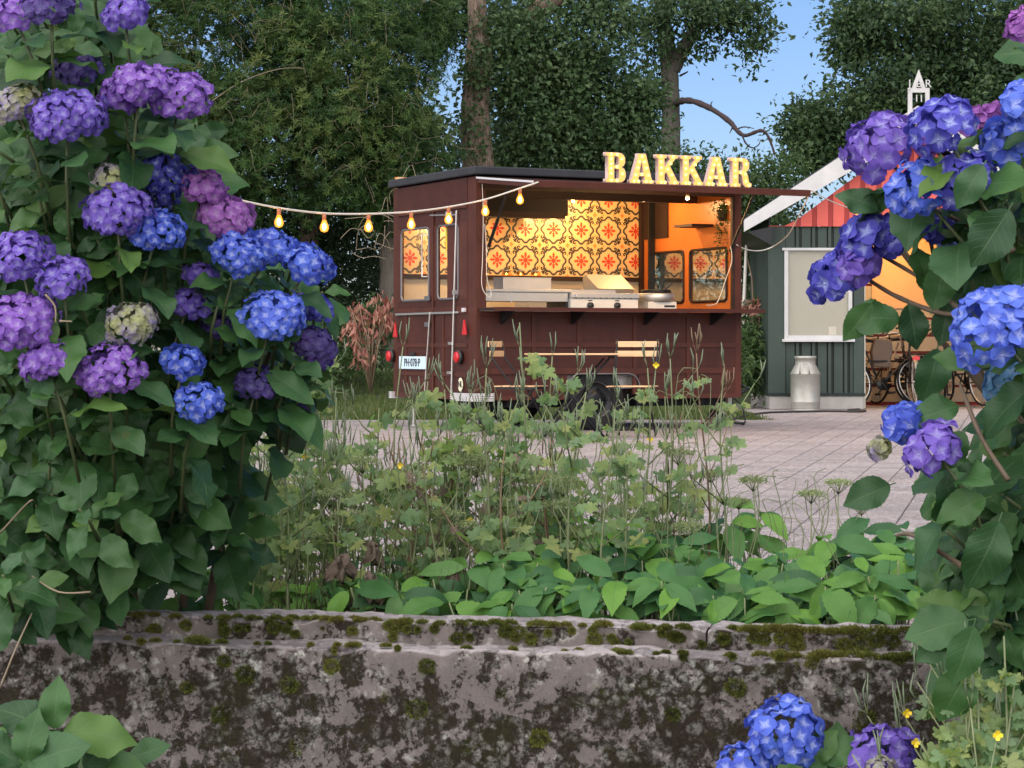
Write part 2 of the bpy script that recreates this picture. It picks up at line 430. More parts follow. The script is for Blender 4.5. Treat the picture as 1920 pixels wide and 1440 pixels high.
# wheel arch: pale lip and dark housing
cu, hw = (AR0+AR1)/2, (AR1-AR0)/2
lip = [(AR0-.01, -.016, .31), (AR0-.005, -.016, .42)]
for k in range(7):
    a = math.pi-k*math.pi/12; lip.append((AR0+.13+.13*math.cos(a), -.016, .42+.125*math.sin(a)))
for k in range(7):
    a = math.pi/2-k*math.pi/12; lip.append((AR1-.13+.13*math.cos(a), -.016, .42+.125*math.sin(a)))
lip += [(AR1+.01, -.016, .31)]
B().tube(lip, .008, 6).build('wheel_arch_lip', M['hub_grey'], tr, True)
B().box(AR0, AR1, .03, .33, .26, .544).build('wheel_housing', M['dark_interior'], tr) if False else None
hb = B(); hb.box(AR0, AR1, .24, .26, .25, .54); hb.box(AR0, AR1, .0, .26, .53, .543); hb.build('wheel_housing', M['dark_interior'], tr)
def wheel(u, v, r, name='wheel'):
    e = bpy.data.objects.new(name, None); C.objects.link(e); e.parent = tr; e.location = (u, v, r)
    t_ = B(); t_.lathe([(r*.60, -.07), (r*.82, -.085), (r*.95, -.08), (r, -.06), (r, .06), (r*.95, .08), (r*.82, .085), (r*.60, .07)], axis='y', n=40, cap=False)
    for k in range(40):
        a = 2*math.pi*k/40
        t_.M = Matrix.Rotation(-a, 4, 'Y'); t_.box(r-.002, r+.006, -.055, .055, -.008, .008); t_.M = None
    t_.build('tyre', M['rubber'], e, True)
    h = B(); h.lathe([(r*.61, -.062), (r*.56, -.05), (r*.50, -.035), (r*.30, -.03), (r*.28, -.055), (r*.12, -.06), (0.0001, -.062)], axis='y', n=32, cap=False)
    for k in range(5):
        a = 2*math.pi*k/5; h.lathe([(.012, -.05), (.012, -.036), (.0001, -.036)], (r*.40*math.cos(a), 0, r*.40*math.sin(a)), 8, 'y')
    h.build('rim', M['black_metal'], e, True)
    B().torus((0, -.052, 0), r*.585, .006, 'y', 36, 6).build('rim_edge', M['hub_grey'], e, True)
    return e
wheel(U(1122), .10, .295); wheel(U(1122), W-.12, .295)
# rear under-run things, near leg, jockey wheel, drawbar
B().bar((.12, W-.25, .295), (.12, W-.25, .02), .018).bar((.12, W-.25, .025), (.12, W-.25, .005), .045, 10).build('support_leg', M['galvanised'], tr)
B().bar((.18, .3, .295), (.18, .3, .02), .018).bar((.18, .3, .025), (.18, .3, .005), .045, 10).build('support_leg', M['black_metal'], tr)
u0 = U(1367, .2); B().box(u0-.022, u0+.022, .18, .22, .005, .30).build('support_leg', M['galvanised'], tr)
u1 = U(1342, .5); jw = B(); jw.lathe([(.02, -.025), (.08, -.028), (.088, -.02), (.088, .02), (.08, .028), (.02, .025)], (u1, .5, .09), 24, 'y'); jw.bar((u1, .5, .09), (u1, .5, .30), .014)
jw.M = None; jw.build('jockey_wheel', M['rubber'], tr, True)
db = B(); db.tube([(L-.2, .5, .26), (L+.1, .75, .27), (L+.5, .97, .29)], .03, 8); db.tube([(L-.2, W-.5, .26), (L+.1, W-.75, .27), (L+.5, 1.01, .29)], .03, 8)
db.tube([(L+.42, .99, .30), (L+.62, .99, .33), (L+.70, .99, .37), (L+.62, .99, .40)], .022, 8); db.build('drawbar', M['black_metal'], tr, True)
B().tube([(L+.1, .75, .25), (L+.16, .6, .12), (L+.28, .55, .02), (L+.42, .6, .03), (L+.45, .7, .2), (L+.4, .8, .28)], .008, 6).build('brake_cable', M['cable_black'], tr, True)
# ---- counter shelf on brackets
B().box(.02, L+.06, -.345, .035, 1.145, 1.17).build('counter_shelf', M['dark_brown_wood'], tr, bevel=.004)
B().box(.02, L+.06, -.352, -.346, 1.135, 1.172).build('shelf_edge', M['maroon_paint'], tr)
for u in (.25, 1.0, 1.8, 2.55): B().prism([(u-.01, -.013, 1.144), (u-.01, -.28, 1.144), (u-.01, -.28, 1.12), (u-.01, -.04, 1.02), (u-.01, -.013, 1.02)], (.02, 0, 0)).build('shelf_bracket', M['black_metal'], tr)
# ---- header and hatch
B().box(.036, L-.071, .002, .05, 2.29, 2.404).build('hatch_header', M['dark_brown_wood'], tr)
B().box(.036, .10, .0, .04, 1.171, 2.289).build('hatch_jamb', fm, tr); B().box(L-.10, L-.071, .0, .04, 1.171, 2.289).build('hatch_jamb', M['dark_brown_wood'], tr)
HD, HDZ = 1.18, .115                                  # depth and drop of the raised hatch
hatch = bpy.data.objects.new('hatch', None); C.objects.link(hatch); hatch.parent = tr; hatch.location = (0, -.012, 2.392); hatch.rotation_euler = (math.atan2(HDZ, HD), 0, 0)
B().box(.0, L+.02, -HD, -.02, -.012, 0).build('hatch_panel', pm, hatch)
B().box(-.0, L+.02, -HD-.03, -HD-.001, -.05, .012).build('hatch_edge', fm, hatch, bevel=.004)
B().box(L-.02, L+.018, -HD, -.02, -.05, -.0125).build('hatch_edge', fm, hatch)
B().box(.0, .03, -HD, -.02, -.05, -.0125).build('hatch_edge', fm, hatch)
B().box(-.008, -.001, -HD-.02, -.0, -.012, .006).build('hatch_trim', M['silver_grille'], hatch)
for u in (.75, 1.5, 2.25): B().box(u-.02, u+.02, -HD, -.02, -.04, -.0125).build('hatch_rib', fm, hatch)
for u in (.13, L-.13): B().bar((u, .0, 1.75), (u, -.45, 2.30), .011).bar((u, .0, 1.75), (u, -.2, 1.995), .016).build('gas_strut', M['black_metal'], tr)
# ---- rear face (plane u = 0, looking towards -u)
vA, vB, vC, vD, vE, vF = Vv(866), Vv(862), Vv(820), Vv(808), Vv(752), Vv(744)
WZ0, WZ1 = 1.255, 1.985
def rbox(v0, v1, z0, z1, d=.0, th=.03, name='rear_panel', m=pm): return B().box(-d, th, v0, v1, z0, z1).build(name, m, tr)
rbox(.1905, W-.1205, 2.16, 2.404, .006, .03)                     # plain top panel
rbox(.1905, W-.1205, 2.12, 2.159, .018, .03, 'rear_rail', fm)
rbox(.1905, W-.1205, 1.12, 1.19, .010, .03, 'rear_rail', fm)
rbox(.1905, W-.1205, 1.986, 2.119, .001, .025, 'rear_panel')
rbox(.1905, W-.1205, 1.191, 1.254, .001, .025, 'rear_panel')
rbox(.1905, vC-.235, WZ0, WZ1, .001, .025, 'rear_stile', fm) if vC-.235 > .2 else None
w2a, w2b = Vv(861), Vv(821); w1a, w1b = Vv(806), Vv(753)
rbox(.1905, w2a, WZ0, WZ1, .003, .025, 'rear_stile', fm)
rbox(w2b, w1a, WZ0, WZ1, .006, .025, 'rear_stile', fm); rbox(w1b, W-.1205, WZ0, WZ1, .003, .025, 'rear_stile', fm)
md = (w2b+w1a)/2
B().box(-.014, -.0065, md-.018, md+.018, .31, 2.119).build('door_strip', fm, tr)
def rrect(v0, v1, z0, z1, r, n=5):
    o = []
    for (cv, cz, a0) in ((v1-r, z1-r, 0), (v0+r, z1-r, 90), (v0+r, z0+r, 180), (v1-r, z0+r, 270)):
        for k in range(n+1): a = rad(a0+90*k/n); o.append((cv+r*math.cos(a), cz+r*math.sin(a)))
    return o
def window_rear(v0, v1):
    e = bpy.data.objects.new('window', None); C.objects.link(e); e.parent = tr
    rr = rrect(v0+.01, v1-.01, WZ0+.01, WZ1-.01, .06); n_ = len(rr)
    # corner fillets so that the opening has round corners, a rubber seal and the pane
    f_ = B()
    for (cv, cz) in ((0, 0), (1, 0), (0, 1), (1, 1)):
        V_, Z_ = (v0, v1)[cv], (WZ0, WZ1)[cz]; sv, sz = (1, -1)[cv], (1, -1)[cz]
        pts = [(-.002, V_, Z_)]+[(-.002, V_+sv*(.07-.07*math.sin(rad(a))), Z_+sz*(.07-.07*math.cos(rad(a)))) for a in range(0, 91, 15)]
        f_.prism(pts, (.02, 0, 0))
    f_.build('window_corner', fm, e)
    B().tube([(-.006, v, z) for v, z in rr+rr[:2]], .011, 8).build('window_seal', M['hub_grey'], e, True)
    B().prism([(.006, v, z) for v, z in rr], (.003, 0, 0)).build('pane', M['window_glass'], e)
window_rear(w2a, w2b); window_rear(w1a, w1b)
# handle seen in the far window, latch plates, rods, chrome belt
for (px, y0, y1) in ((799, 440, 519),):
    v = Vv(px); B().tube([(-.01, v-.05, Z(y1, 0, v)), (-.045, v-.0, Z(y1, 0, v)), (-.045, v, Z(y0, 0, v)), (-.01, v-.05, Z(y0, 0, v))], .008, 6).build('grab_handle', M['chrome'], tr, True)
v = Vv(806); 
for py in (559, 608): B().box(-.035, -.0145, v-.045, v+.06, Z(py, 0, v)-.025, Z(py, 0, v)+.02).build('latch', M['hub_grey'], tr, bevel=.004)
B().bar((-.027, Vv(861), Z(395, 0, .4)), (-.027, Vv(851), Z(742, 0, .5)), .009).build('locking_rod', M['chrome'], tr)
B().bar((-.027, Vv(811), Z(585, 0, 1)), (-.027, Vv(800), Z(750, 0, 1)), .008).build('locking_rod', M['chrome'], tr)
B().bar((-.03, Vv(861), Z(403, 0, .4)), (-.03, Vv(812), Z(403, 0, .9)), .007).build('stay_bar', M['chrome'], tr)
v = Vv(859); B().box(-.05, -.012, v-.02, v+.03, Z(548, 0, v)-.02, Z(548, 0, v)+.02).build('latch', M['chrome'], tr)
for px, py in ((850, 644), (848, 699)):
    v = Vv(px); B().box(-.04, -.011, v-.04, v+.04, Z(py, 0, v)-.012, Z(py, 0, v)+.014).build('hinge', M['chrome'], tr)
B().box(-.028, -.011, Vv(862), W-.1, 1.122, 1.142).build('belt_strip', M['chrome'], tr, bevel=.003)
# lower rear panels
vs_ = [.1905, md-.0185, md+.0185, W-.1205]
zr = [(.30, .35), (.52, .56), (.80, .84)]
for z0, z1 in zr: rbox(.1905, W-.1205, z0, z1, .010, .02, 'rear_rail', fm)
for (z0, z1) in ((.35, .52), (.56, .80), (.84, 1.119)):
    for (v0, v1) in ((.1905, md-.25), (md-.21, md-.0), (md+.0, W-.35), (W-.31, W-.1205)):
        rbox(v0, v1, z0, z1, .0, .012, 'rear_panel')
    for v0 in (md-.25, W-.35): rbox(v0, v0+.04, z0, z1, .007, .012, 'rear_stile', fm)
# reflectors, lights, plate, stickers
def tri(px, py):
    v = Vv(px); z = Z(py, 0, v)
    B().prism([(-.045, v-.045, z-.07), (-.045, v+.045, z-.07), (-.045, v, z+.075)], (.02, 0, 0)).build('reflector', M['red_plastic'], tr, bevel=.003)
tri(877, 614); tri(747, 619)
def tail(px, py):
    v = Vv(px); e = bpy.data.objects.new('tail_light', None); C.objects.link(e); e.parent = tr; e.location = (-.012, v, Z(py, 0, v))
    B().lathe([(.068, 0), (.068, -.03), (.062, -.034), (.0001, -.034)], (0, 0, 0), 28, 'x').build('lamp_ring', M['black_plastic'], e, True)
    B().lathe([(.056, -.034), (.052, -.05), (.03, -.058), (.0001, -.06)], (0, 0, 0), 28, 'x').build('lens', M['red_plastic'], e, True)
tail(865, 670); tail(737.5, 668)
def text_mesh(txt, size, depth=.002):
    cu_ = bpy.data.curves.new('t', 'FONT'); cu_.body = txt; cu_.size = size; cu_.extrude = depth; cu_.align_x = 'CENTER'; cu_.align_y = 'CENTER'; cu_.resolution_u = 3
    o = bpy.data.objects.new('t', cu_); C.objects.link(o); bpy.context.view_layer.update()
    me = bpy.data.meshes.new_from_object(o.evaluated_get(bpy.context.evaluated_depsgraph_get())); bpy.data.objects.remove(o); return me
v0, v1 = Vv(802), Vv(752); vm = (v0+v1)/2; zp = Z(680, 0, vm); hh = .063
pl = B().box(-.022, -.016, v0, v1, zp-hh, zp+hh).build('licence_plate', M['plate_blue'], tr, bevel=.002)
ROT_REAR = Matrix(((0, 0, -1, 0), (-1, 0, 0, 0), (0, 1, 0, 0), (0, 0, 0, 1)))   # text x -> -v, text y -> z, front -> -u
def rear_text(txt, size, v, z, d, mat, sx=1.0, name='lettering'):
    me = text_mesh(txt, size); me.materials.clear(); me.materials.append(mat)
    return link_m(name, me, Matrix.Translation((-d, v, z)) @ ROT_REAR @ Matrix.Diagonal((sx, 1, 1, 1)), pl)
rear_text('PH·078·P', .112, vm, zp-.002, .024, M['print_dark'], .95)
B().box(-.03, -.011, vm-.06, vm+.06, zp+.075, zp+.10).build('plate_lamp', M['black_plastic'], tr)
v = Vv(865.5); z = Z(721, 0, v)
pts = [(-.013, v+.055*math.cos(a), z+.065*math.sin(a)) for a in np.linspace(0, 2*math.pi, 28, endpoint=False)]
pl2 = B().prism(pts, (.0025, 0, 0)).build('country_sticker', M['cream_sticker'], tr)
o = rear_text('NL', .085, v, z, .0155, M['print_dark'], .9); o.parent = pl2
v = Vv(873); B().box(-.03, -.002, v-.03, v+.03, Z(581, 0, v)-.018, Z(581, 0, v)+.018).build('door_catch', M['silver_grille'], tr)
v = Vv(842); B().box(-.009, -.002, v-.06, v+.06, 2.02, 2.105).build('small_notice', M['silver_grille'], tr)
def grille(v0, v1, u1, z0, z1):
    b_ = B()
    for k in range(5):
        z = z0+(z1-z0)*k/5; b_.box(-.04, u1, v0, v1, z, z+(z1-z0)/5-.006)
    b_.box(-.03, u1-.012, v0+.012, v1-.012, z0, z1-.006)
    b_.build('bumper_block', M['silver_grille'], tr)
grille(-.022, Vv(851), .18, Z(752, 0, .2), Z(736, 0, .2)); grille(Vv(741), W+.03, .1, Z(746, 0, W), Z(733, 0, W))
# ---- inside: back wall with patterned tiles
ti = .328; tz0 = 1.71; t0 = .168
T = M
simple('tile_cream', (.74, .50, .23), .35, 0, .05, 6, .05); simple('tile_olive', (.16, .13, .085), .35, 0, .1); simple('tile_dark', (.035, .028, .018), .35)
simple('tile_red', (.62, .045, .018), .35, 0, .12); simple('tile_orange', (.82, .20, .02), .35, 0, .12); simple('tile_pink', (.62, .38, .24), .35)
def tile_mesh():
    b_ = B(); h = ti/2
    # tile lies in plane y=0 facing -y; x right, z up, unit square scaled by h
    def q(x, z, y): return (x*h, y, z*h)
    b_.cur = 0; b_.box(-h+.0012, h-.0012, 0, .006, -h+.0012, h-.0012)
    oct_ = [(.90, 0), (.89, .08), (.80, .17), (.71, .26), (.675, .37), (.685, .46), (.64, .53), (.56, .56)]
    full = []
    o8 = oct_+[(b, a) for a, b in reversed(oct_[:-1])]
    quad = o8[:-1]
    for k in range(4):
        c_, s_ = (1, 0, -1, 0)[k], (0, 1, 0, -1)[k]
        full += [(x*c_-y*s_, x*s_+y*c_) for x, y in quad]
    def fan(pts, y, mi):
        b_.cur = mi; c0 = b_.pt((0, y, 0)); ii = [b_.pt(q(a, b, y)) for a, b in pts]
        for k in range(len(ii)): b_.face((c0, ii[k], ii[(k+1) % len(ii)]))
    fan(full, -.0004, 1)
    fan([(x*.90, y*.90) for x, y in full], -.0007, 5)
    fan([(x*.85, y*.85) for x, y in full], -.0010, 0)
    def ribbon(pts, w, y, mi):
        b_.cur = mi; L_, R_ = [], []
        for k, p_ in enumerate(pts):
            a_, c_ = pts[max(k-1, 0)], pts[min(k+1, len(pts)-1)]
            dx, dy = c_[0]-a_[0], c_[1]-a_[1]; n_ = math.hypot(dx, dy) or 1; ww = w*(1-.6*max(0, (k-len(pts)+4)/4)) if len(pts) > 6 else w
            L_.append(b_.pt(q(p_[0]-dy/n_*ww/2, p_[1]+dx/n_*ww/2, y))); R_.append(b_.pt(q(p_[0]+dy/n_*ww/2, p_[1]-dx/n_*ww/2, y)))
        for k in range(len(pts)-1): b_.face((L_[k], L_[k+1], R_[k+1], R_[k]))
    curl = [(.90, 0), (.89, .08), (.80, .17), (.71, .26), (.675, .37), (.69, .48), (.75, .56), (.84, .57), (.89, .50), (.87, .43), (.81, .42), (.79, .47)]
    s_c = [(.685, .45), (.66, .52), (.61, .56), (.56, .56)]
    hook = [(.56, .56), (.64, .63), (.71, .67), (.77, .74), (.76, .82), (.69, .84), (.65, .79), (.68, .75)]
    yy = [-.0013]
    for k in range(4):
        c_, s_ = (1, 0, -1, 0)[k], (0, 1, 0, -1)[k]
        for path, w in ((curl, .10), (s_c, .10), (hook, .08)):
            for fl in (0, 1):
                for sw in ((0,) if path is not hook else (0,)):
                    pp = [(x, -y) if fl else (x, y) for x, y in path]
                    pp = [(x*c_-y*s_, x*s_+y*c_) for x, y in pp]; yy[0] -= .00002; ribbon(pp, w, yy[0], 2)
    # red star of eight feathered arms
    b_.cur = 3
    for k in range(8):
        a = k*math.pi/4; Ln = .55 if k % 2 == 0 else .46; yy[0] -= .00002
        pr = [(0, 0), (.10, .05), (.20, .035), (.28, .11), (.32, .05), (.38, .10), (Ln*.90, .035), (Ln, 0)]
        out = [(x, w) for x, w in pr]+[(x, -w) for x, w in reversed(pr[1:-1])]
        ii = [b_.pt(q(x*math.cos(a)-w*math.sin(a), x*math.sin(a)+w*math.cos(a), yy[0])) for x, w in out]
        n_ = len(pr)
        for j in range(n_-1):
            l0, l1 = ii[j], ii[j+1]; r0 = ii[0] if j == 0 else ii[len(out)-j]; r1 = ii[n_-1] if j+1 == n_-1 else ii[len(out)-j-1]
            if j == 0: b_.face((l0, l1, r1))
            elif j == n_-2: b_.face((l0, l1, r0))
            else: b_.face((l0, l1, r1, r0))
    yy[0] -= .00005; fan([(x*.0+.10*math.cos(a_), .10*math.sin(a_)) for a_ in np.linspace(0, 2*math.pi, 12, endpoint=False) for x in (0,)], yy[0], 3)
    # orange diamonds: quarters in the corners, halves by the edges
    b_.cur = 4
    for sx in (-1, 1):
        for sy in (-1, 1):
            e_ = .992; b_.poly([q(sx*e_, sy*e_, -.0016), q(sx*(e_-.17), sy*e_, -.0016), q(sx*(e_-.06), sy*(e_-.06), -.0016), q(sx*e_, sy*(e_-.17), -.0016)])
            for sw in (0, 1):
                pp = [(e_, .30), (.93, .38), (e_, .47)]
                pp = [(b, a) if sw else (a, b) for a, b in pp]; b_.poly([q(sx*a, sy*b, -.0016) for a, b in pp])
    me = b_.mesh('wall_tile', [T['tile_cream'], T['tile_olive'], T['tile_dark'], T['tile_red'], T['tile_orange'], T['tile_pink']])
    return me
tm = tile_mesh()
B().box(.03, L-.03, W-.02, W, .36, 2.349).build('back_wall', M['cream_wall'], tr)
for i in range(9):
    for j in range(3):
        u, z = t0+i*ti, tz0+j*ti
        if z+ti/2 > 2.53 or u-ti/2 < -.1: continue
        if j == 2: continue
        link('wall_tile', tm, tr, (u, W-.030, z))
# the topmost row is cut by the ceiling: a shortened tile is squeezed under the beam only in its upper part
for i in range(9): 
    o = link('wall_tile', tm, tr, (t0+i*ti, W-.0295, tz0+2*ti))
B().box(.04, L-.05, W-.075, W-.038, 1.505, 1.545).build('wall_trim', M['dark_brown_wood'], tr)
B().box(.036, .06, .2, W-.05, 1.0, 1.19).build('inner_lining', M['cream_wall'], tr)
# end wall of varnished wood with two windows
EZ0, EZ1 = Z(566, L, .5), Z(468, L, .8)
e2a, e2b = Vv(1371, L), Vv(1301, L); e1a, e1b = Vv(1290, L), Vv(1227, L)
def ebox(v0, v1, z0, z1, name='end_wall', m=M['orange_varnish']): return B().box(L-.045, L-.006, v0, v1, z0, z1).build(name, m, tr)
ebox(.0505, W-.061, EZ1, 2.349); ebox(.0505, W-.061, .36, EZ0)
ebox(.0505, e2a, EZ0, EZ1, 'end_stile'); ebox(e2b, e1a, EZ0, EZ1, 'end_stile'); ebox(e1b, W-.061, EZ0, EZ1, 'end_stile')
for (a_, b_) in ((e2a, e2b), (e1a, e1b)):
    e = bpy.data.objects.new('window', None); C.objects.link(e); e.parent = tr
    rr = rrect(a_+.005, b_-.005, EZ0+.005, EZ1-.005, .05)
    B().tube([(L-.05, v, z) for v, z in rr+rr[:2]], .014, 8).build('window_seal', M['dark_brown_wood'], e, True)
    B().prism([(L-.04, v, z) for v, z in rr], (.003, 0, 0)).build('pane', M['mirror_glass'], e)
B().box(L-.30, L-.046, Vv(1345, L), Vv(1280, L-.2), 2.02, 2.045).build('wall_shelf', M['dark_brown_wood'], tr)
# dark cupboard and beams under the ceiling
B().box(U(1197, W)-.02, L-.046, W-.10, W-.039, 1.18, 2.349).build('corner_casing', M['dark_brown_wood'], tr)
B().box(U(1212, W-.3)-.0, U(1218, W-.3)+.03, W-.36, W-.33, 1.18, 2.349).build('upright_pipe', M['black_metal'], tr)
B().box(.06, U(1045, 1.4), 1.15, 1.75, 2.13, 2.349).build('extractor_hood', M['dark_interior'], tr, bevel=.01)
B().box(.06, U(1043, 1.3), 1.10, 1.149, 2.10, 2.16).build('hood_edge', M['dark_brown_wood'], tr)
B().box(.06, L-.06, .75, .80, 2.27, 2.349).build('ceiling_beam', M['dark_brown_wood'], tr)
B().box(U(1018, .85), U(1130, .85), .83, .90, 2.30, 2.325).build('strip_light', emis('strip_glow', (1, .62, .26), 4), tr)
# inside worktop
B().box(.06, 2.35, .12, .85, .40, 1.165).build('worktop_cabinet', M['steel'], tr)
B().box(.06, L-.3, 1.2, W-.08, .40, 1.20).build('rear_worktop', M['steel'], tr)
# lamps with bulbs: the hatch lamp, and unseen ones added inside
def bulb_lamp(loc, e_w, parent, r=.03, name='added_lamp', col=(1, .60, .25)):
    e = bpy.data.objects.new(name, None); C.objects.link(e); e.parent = parent; e.location = loc
    B().lathe([(.0001, -r), (r*.6, -r*.8), (r, 0), (r*.7, r*.8), (.0001, r)], n=16).build('lamp_bulb', M['lamp_glow'], e, True)
    B().lathe([(.018, r*.8), (.018, r+.03), (.0001, r+.035)], n=12).build('lamp_socket', M['black_plastic'], e, True)
    ld = bpy.data.lights.new('warm_light', 'POINT'); ld.energy = e_w; ld.color = col; ld.shadow_soft_size = r
    lo = bpy.data.objects.new('warm_light', ld); C.objects.link(lo); lo.parent = e; lo.location = (0, 0, -r-.02)
    return e
ul = U(1284, -.9)
bulb_lamp((ul, -.95, Z(371, ul, -.95)), 30, tr, .02, 'hatch_lamp')
bulb_lamp((2.35, 1.0, 2.315), 14, tr, .02)  # unseen lamps added inside to light the end wall and tiles
bulb_lamp((.6, 1.45, 2.09), 14, tr, .02); bulb_lamp((1.75, 1.40, 2.31), 26, tr, .02)
B().box(L-.062, L-.0455, W-.62, W-.062, 1.95, 2.349).build('dark_panel', M['dark_brown_wood'], tr)
# yellow card hanging inside the right-hand rear window
v = Vv(846.5, .09); yc = B(); yc.box(.055, .057, v-.065, v+.06, Z(468, .06, v), Z(420, .06, v)); yc.build('window_card', M['yellow_tag'], tr)
ym = text_mesh('MENU', .045); 
# hanging plant in the corner of the hatch
def hanging_plant():
    u, v = U(1357, .25), .25
    e = thing('hanging_plant', 'trailing green plant hanging in the top right corner of the serving hatch', 'plant', tworld(u, v, 2.12), TH)
    B().lathe([(.05, -.05), (.07, .05), (.065, .055), (.0001, .04)], n=16).build('pot', M['dark_brown_wood'], e, True)
    B().bar((0, 0, .05), (0, 0, .22), .004).build('cord', M['cable_black'], e)
    r = np.random.default_rng(5); pts = []; 
    for s in range(26):
        a = r.uniform(0, 6.28); R_ = r.uniform(.03, .12); Ln = r.uniform(.1, .55) if s > 8 else r.uniform(.3, .62)
        for k in range(int(Ln*70)):
            f_ = k/(Ln*70); pts.append((R_*math.cos(a)*min(1, f_*3+.2)+r.normal(0, .008), R_*math.sin(a)*min(1, f_*3+.2)+r.normal(0, .008), .08-Ln*f_+.05*math.sin(min(1, f_*4)*3.14)+r.normal(0, .006)))
    for k in range(260): pts.append((r.normal(0, .06), r.normal(0, .06), r.normal(.07, .045)))
    leafcloud('trailing_leaves', np.array(pts), .028, .016, MAT['shrub_leaf'], e, seed=3)
# ================================================================ THINGS IN AND ROUND THE TRAILER
def leaf_verts(c, d, n, l, w, fold=.18, bend=.15):
    "4-vertex leaves: c base (N,3), d direction, n normal, l length, w width"
    s = np.cross(d, n); s /= np.linalg.norm(s, axis=1)[:, None]+1e-9
    base = c; mid = c+d*(l*.45)[:, None]; tip = c+d*l[:, None]-n*(l*bend)[:, None]
    Lf = mid+s*(w/2)[:, None]+n*(w*fold)[:, None]; Rt = mid-s*(w/2)[:, None]+n*(w*fold)[:, None]
    return np.stack([base, Lf, tip, Rt], 1).reshape(-1, 3)
def unit(a): return a/(np.linalg.norm(a, axis=1)[:, None]+1e-9)
def leafcloud(name, pts, l, w, mat, parent=None, seed=1, updir=.3, out=None, lv=.35, obj=True, rnd=None):
    r = np.random.default_rng(seed); n = len(pts)
    d = unit(r.normal(0, 1, (n, 3))+np.array([0, 0, -updir])+(out if out is not None else 0))
    nn = unit(r.normal(0, .6, (n, 3))+np.array([0, -.35, .8]))
    nn = unit(nn-d*np.sum(nn*d, 1)[:, None])
    ll = l*r.uniform(1-lv, 1+lv, n); V = leaf_verts(pts, d, nn, ll, w*ll/l)
    Fq = np.arange(n*4).reshape(n, 4)
    return np_mesh(name, V, Fq, mat, parent, rnd=r.uniform(0, 1, n) if rnd is None else rnd, obj=obj)
hanging_plant()
Tt = lambda n, lab, cat, u, v, z=1.166: thing(n, lab, cat, tworld(u, v, z), TH)
# steel cold counter with lid (left)
ua, ub = U(897, .3), U(1064, .3)
e = Tt('cold_counter', 'long stainless steel cold counter behind the left part of the serving shelf', 'cold counter', ua, .2)
wd = ub-ua
B().box(0, wd, 0, .5, .16, .19).build('worktop', M['steel'], e, bevel=.006); B().box(.0, wd-.04, .015, .48, .075, .159).build('front_panel', M['steel'], e)
B().box(.3, .315, .01, .02, .06, .16).build('catch', M['chrome'], e); B().box(wd-.05, wd, .03, .45, .0, .159).build('side_panel', M['black_plastic'], e)
B().box(0, .05, .03, .45, .0, .074).build('side_panel', M['black_plastic'], e)
# steel box and the three glass lamps standing on it
uc, ud = U(935, .55), U(1025, .55)
e = Tt('steel_box', 'brushed steel box standing on the cold counter before the tiles', 'box', uc, .45, 1.357)
B().box(0, ud-uc, 0, .22, 0, .115).build('box_body', M['steel'], e, bevel=.004); B().box(-.004, ud-uc+.004, -.004, .224, .1155, .121).build('lid', M['chrome'], e)
for k, (px, nm) in enumerate(((946, 'leftmost'), (973, 'middle'), (1001, 'rightmost'))):
    u = U(px, .6); e = Tt('glass_jar', f'{nm} of the three small glass jars lit up on the steel box', 'jar', u, .56, 1.479)
    tag(e, group='glass jars on the steel box')
    B().lathe([(.035, 0), (.042, .02), (.045, .055), (.04, .06)], n=18).build('jar_body', M['bulb_glass'], e, True)
    B().lathe([(.047, .061), (.047, .07), (.0001, .071)], n=18).build('lid', M['chrome'], e, True)
    B().lathe([(.0001, .02), (.014, .03), (.0001, .05)], n=8).build('candle', M['lamp_glow'], e, True)
# griddle
ua, ub = U(1064, .25), U(1190, .25); wd = ub-ua
e = Tt('griddle', 'white fronted gas griddle with two knobs in the middle of the serving shelf', 'griddle', ua, .16)
B().box(0, wd, .02, .45, .0, .11).build('body', M['bone_white'], e, bevel=.004); B().box(-.004, wd+.004, .0, .46, .111, .16).build('hob', M['steel'], e, bevel=.004)
for k in range(22): B().box(wd*k/22+.004, wd*k/22+.018, -.004, -.0005, .108, .116).build('vent', M['black_plastic'], e) if k % 2 else None
for x in (.28, .68):
    kb = B(); kb.lathe([(.032, 0), (.030, -.025), (.0001, -.026)], (wd*x, .018, .04), 18, 'y'); kb.build('knob', M['black_plastic'], e, True)
    B().box(wd*x-.02, wd*x+.025, .015, .019, .083, .093).build('label_strip', M['print_dark'], e)
B().box(.01, .06, -.004, -.0005, .122, .145).build('badge', M['silver_grille'], e); link_m('lettering', text_mesh('13', .02), Matrix.Translation((.035, -.006, .134)) @ Matrix.Rotation(rad(90), 4, 'X'), e).data.materials.append(M['print_dark'])
B().box(.03, wd-.1, .30, .44, .1605, .20).build('splash_back', M['steel'], e)
# sandwich press with raised lid
ua, ub = U(1132, .6), U(1200, .6); wd = ub-ua
e = Tt('contact_grill', 'steel contact grill with tilted lid behind the griddle', 'grill', ua, .72)
B().box(0, wd, 0, .3, .0, .16).build('body', M['steel'], e, bevel=.005); B().prism([(0, .02, .17), (0, .30, .17), (0, .33, .33), (0, .27, .37), (0, .0, .22)], (wd, 0, 0)).build('lid', M['steel'], e)
ua, ub = U(1022, .9), U(1122, .9); wd = ub-ua
e = Tt('warming_rack', 'low slotted warming rack against the tiles', 'rack', ua, 1.25, 1.2)
g = B()
for k in range(28): g.box(wd*k/28, wd*k/28+.012, 0, .3, .19, .20)
g.build('slat_grid', M['chrome'], e); B().box(-.01, wd+.01, -.01, .31, 0, .19).build('rack_body', M['steel'], e)
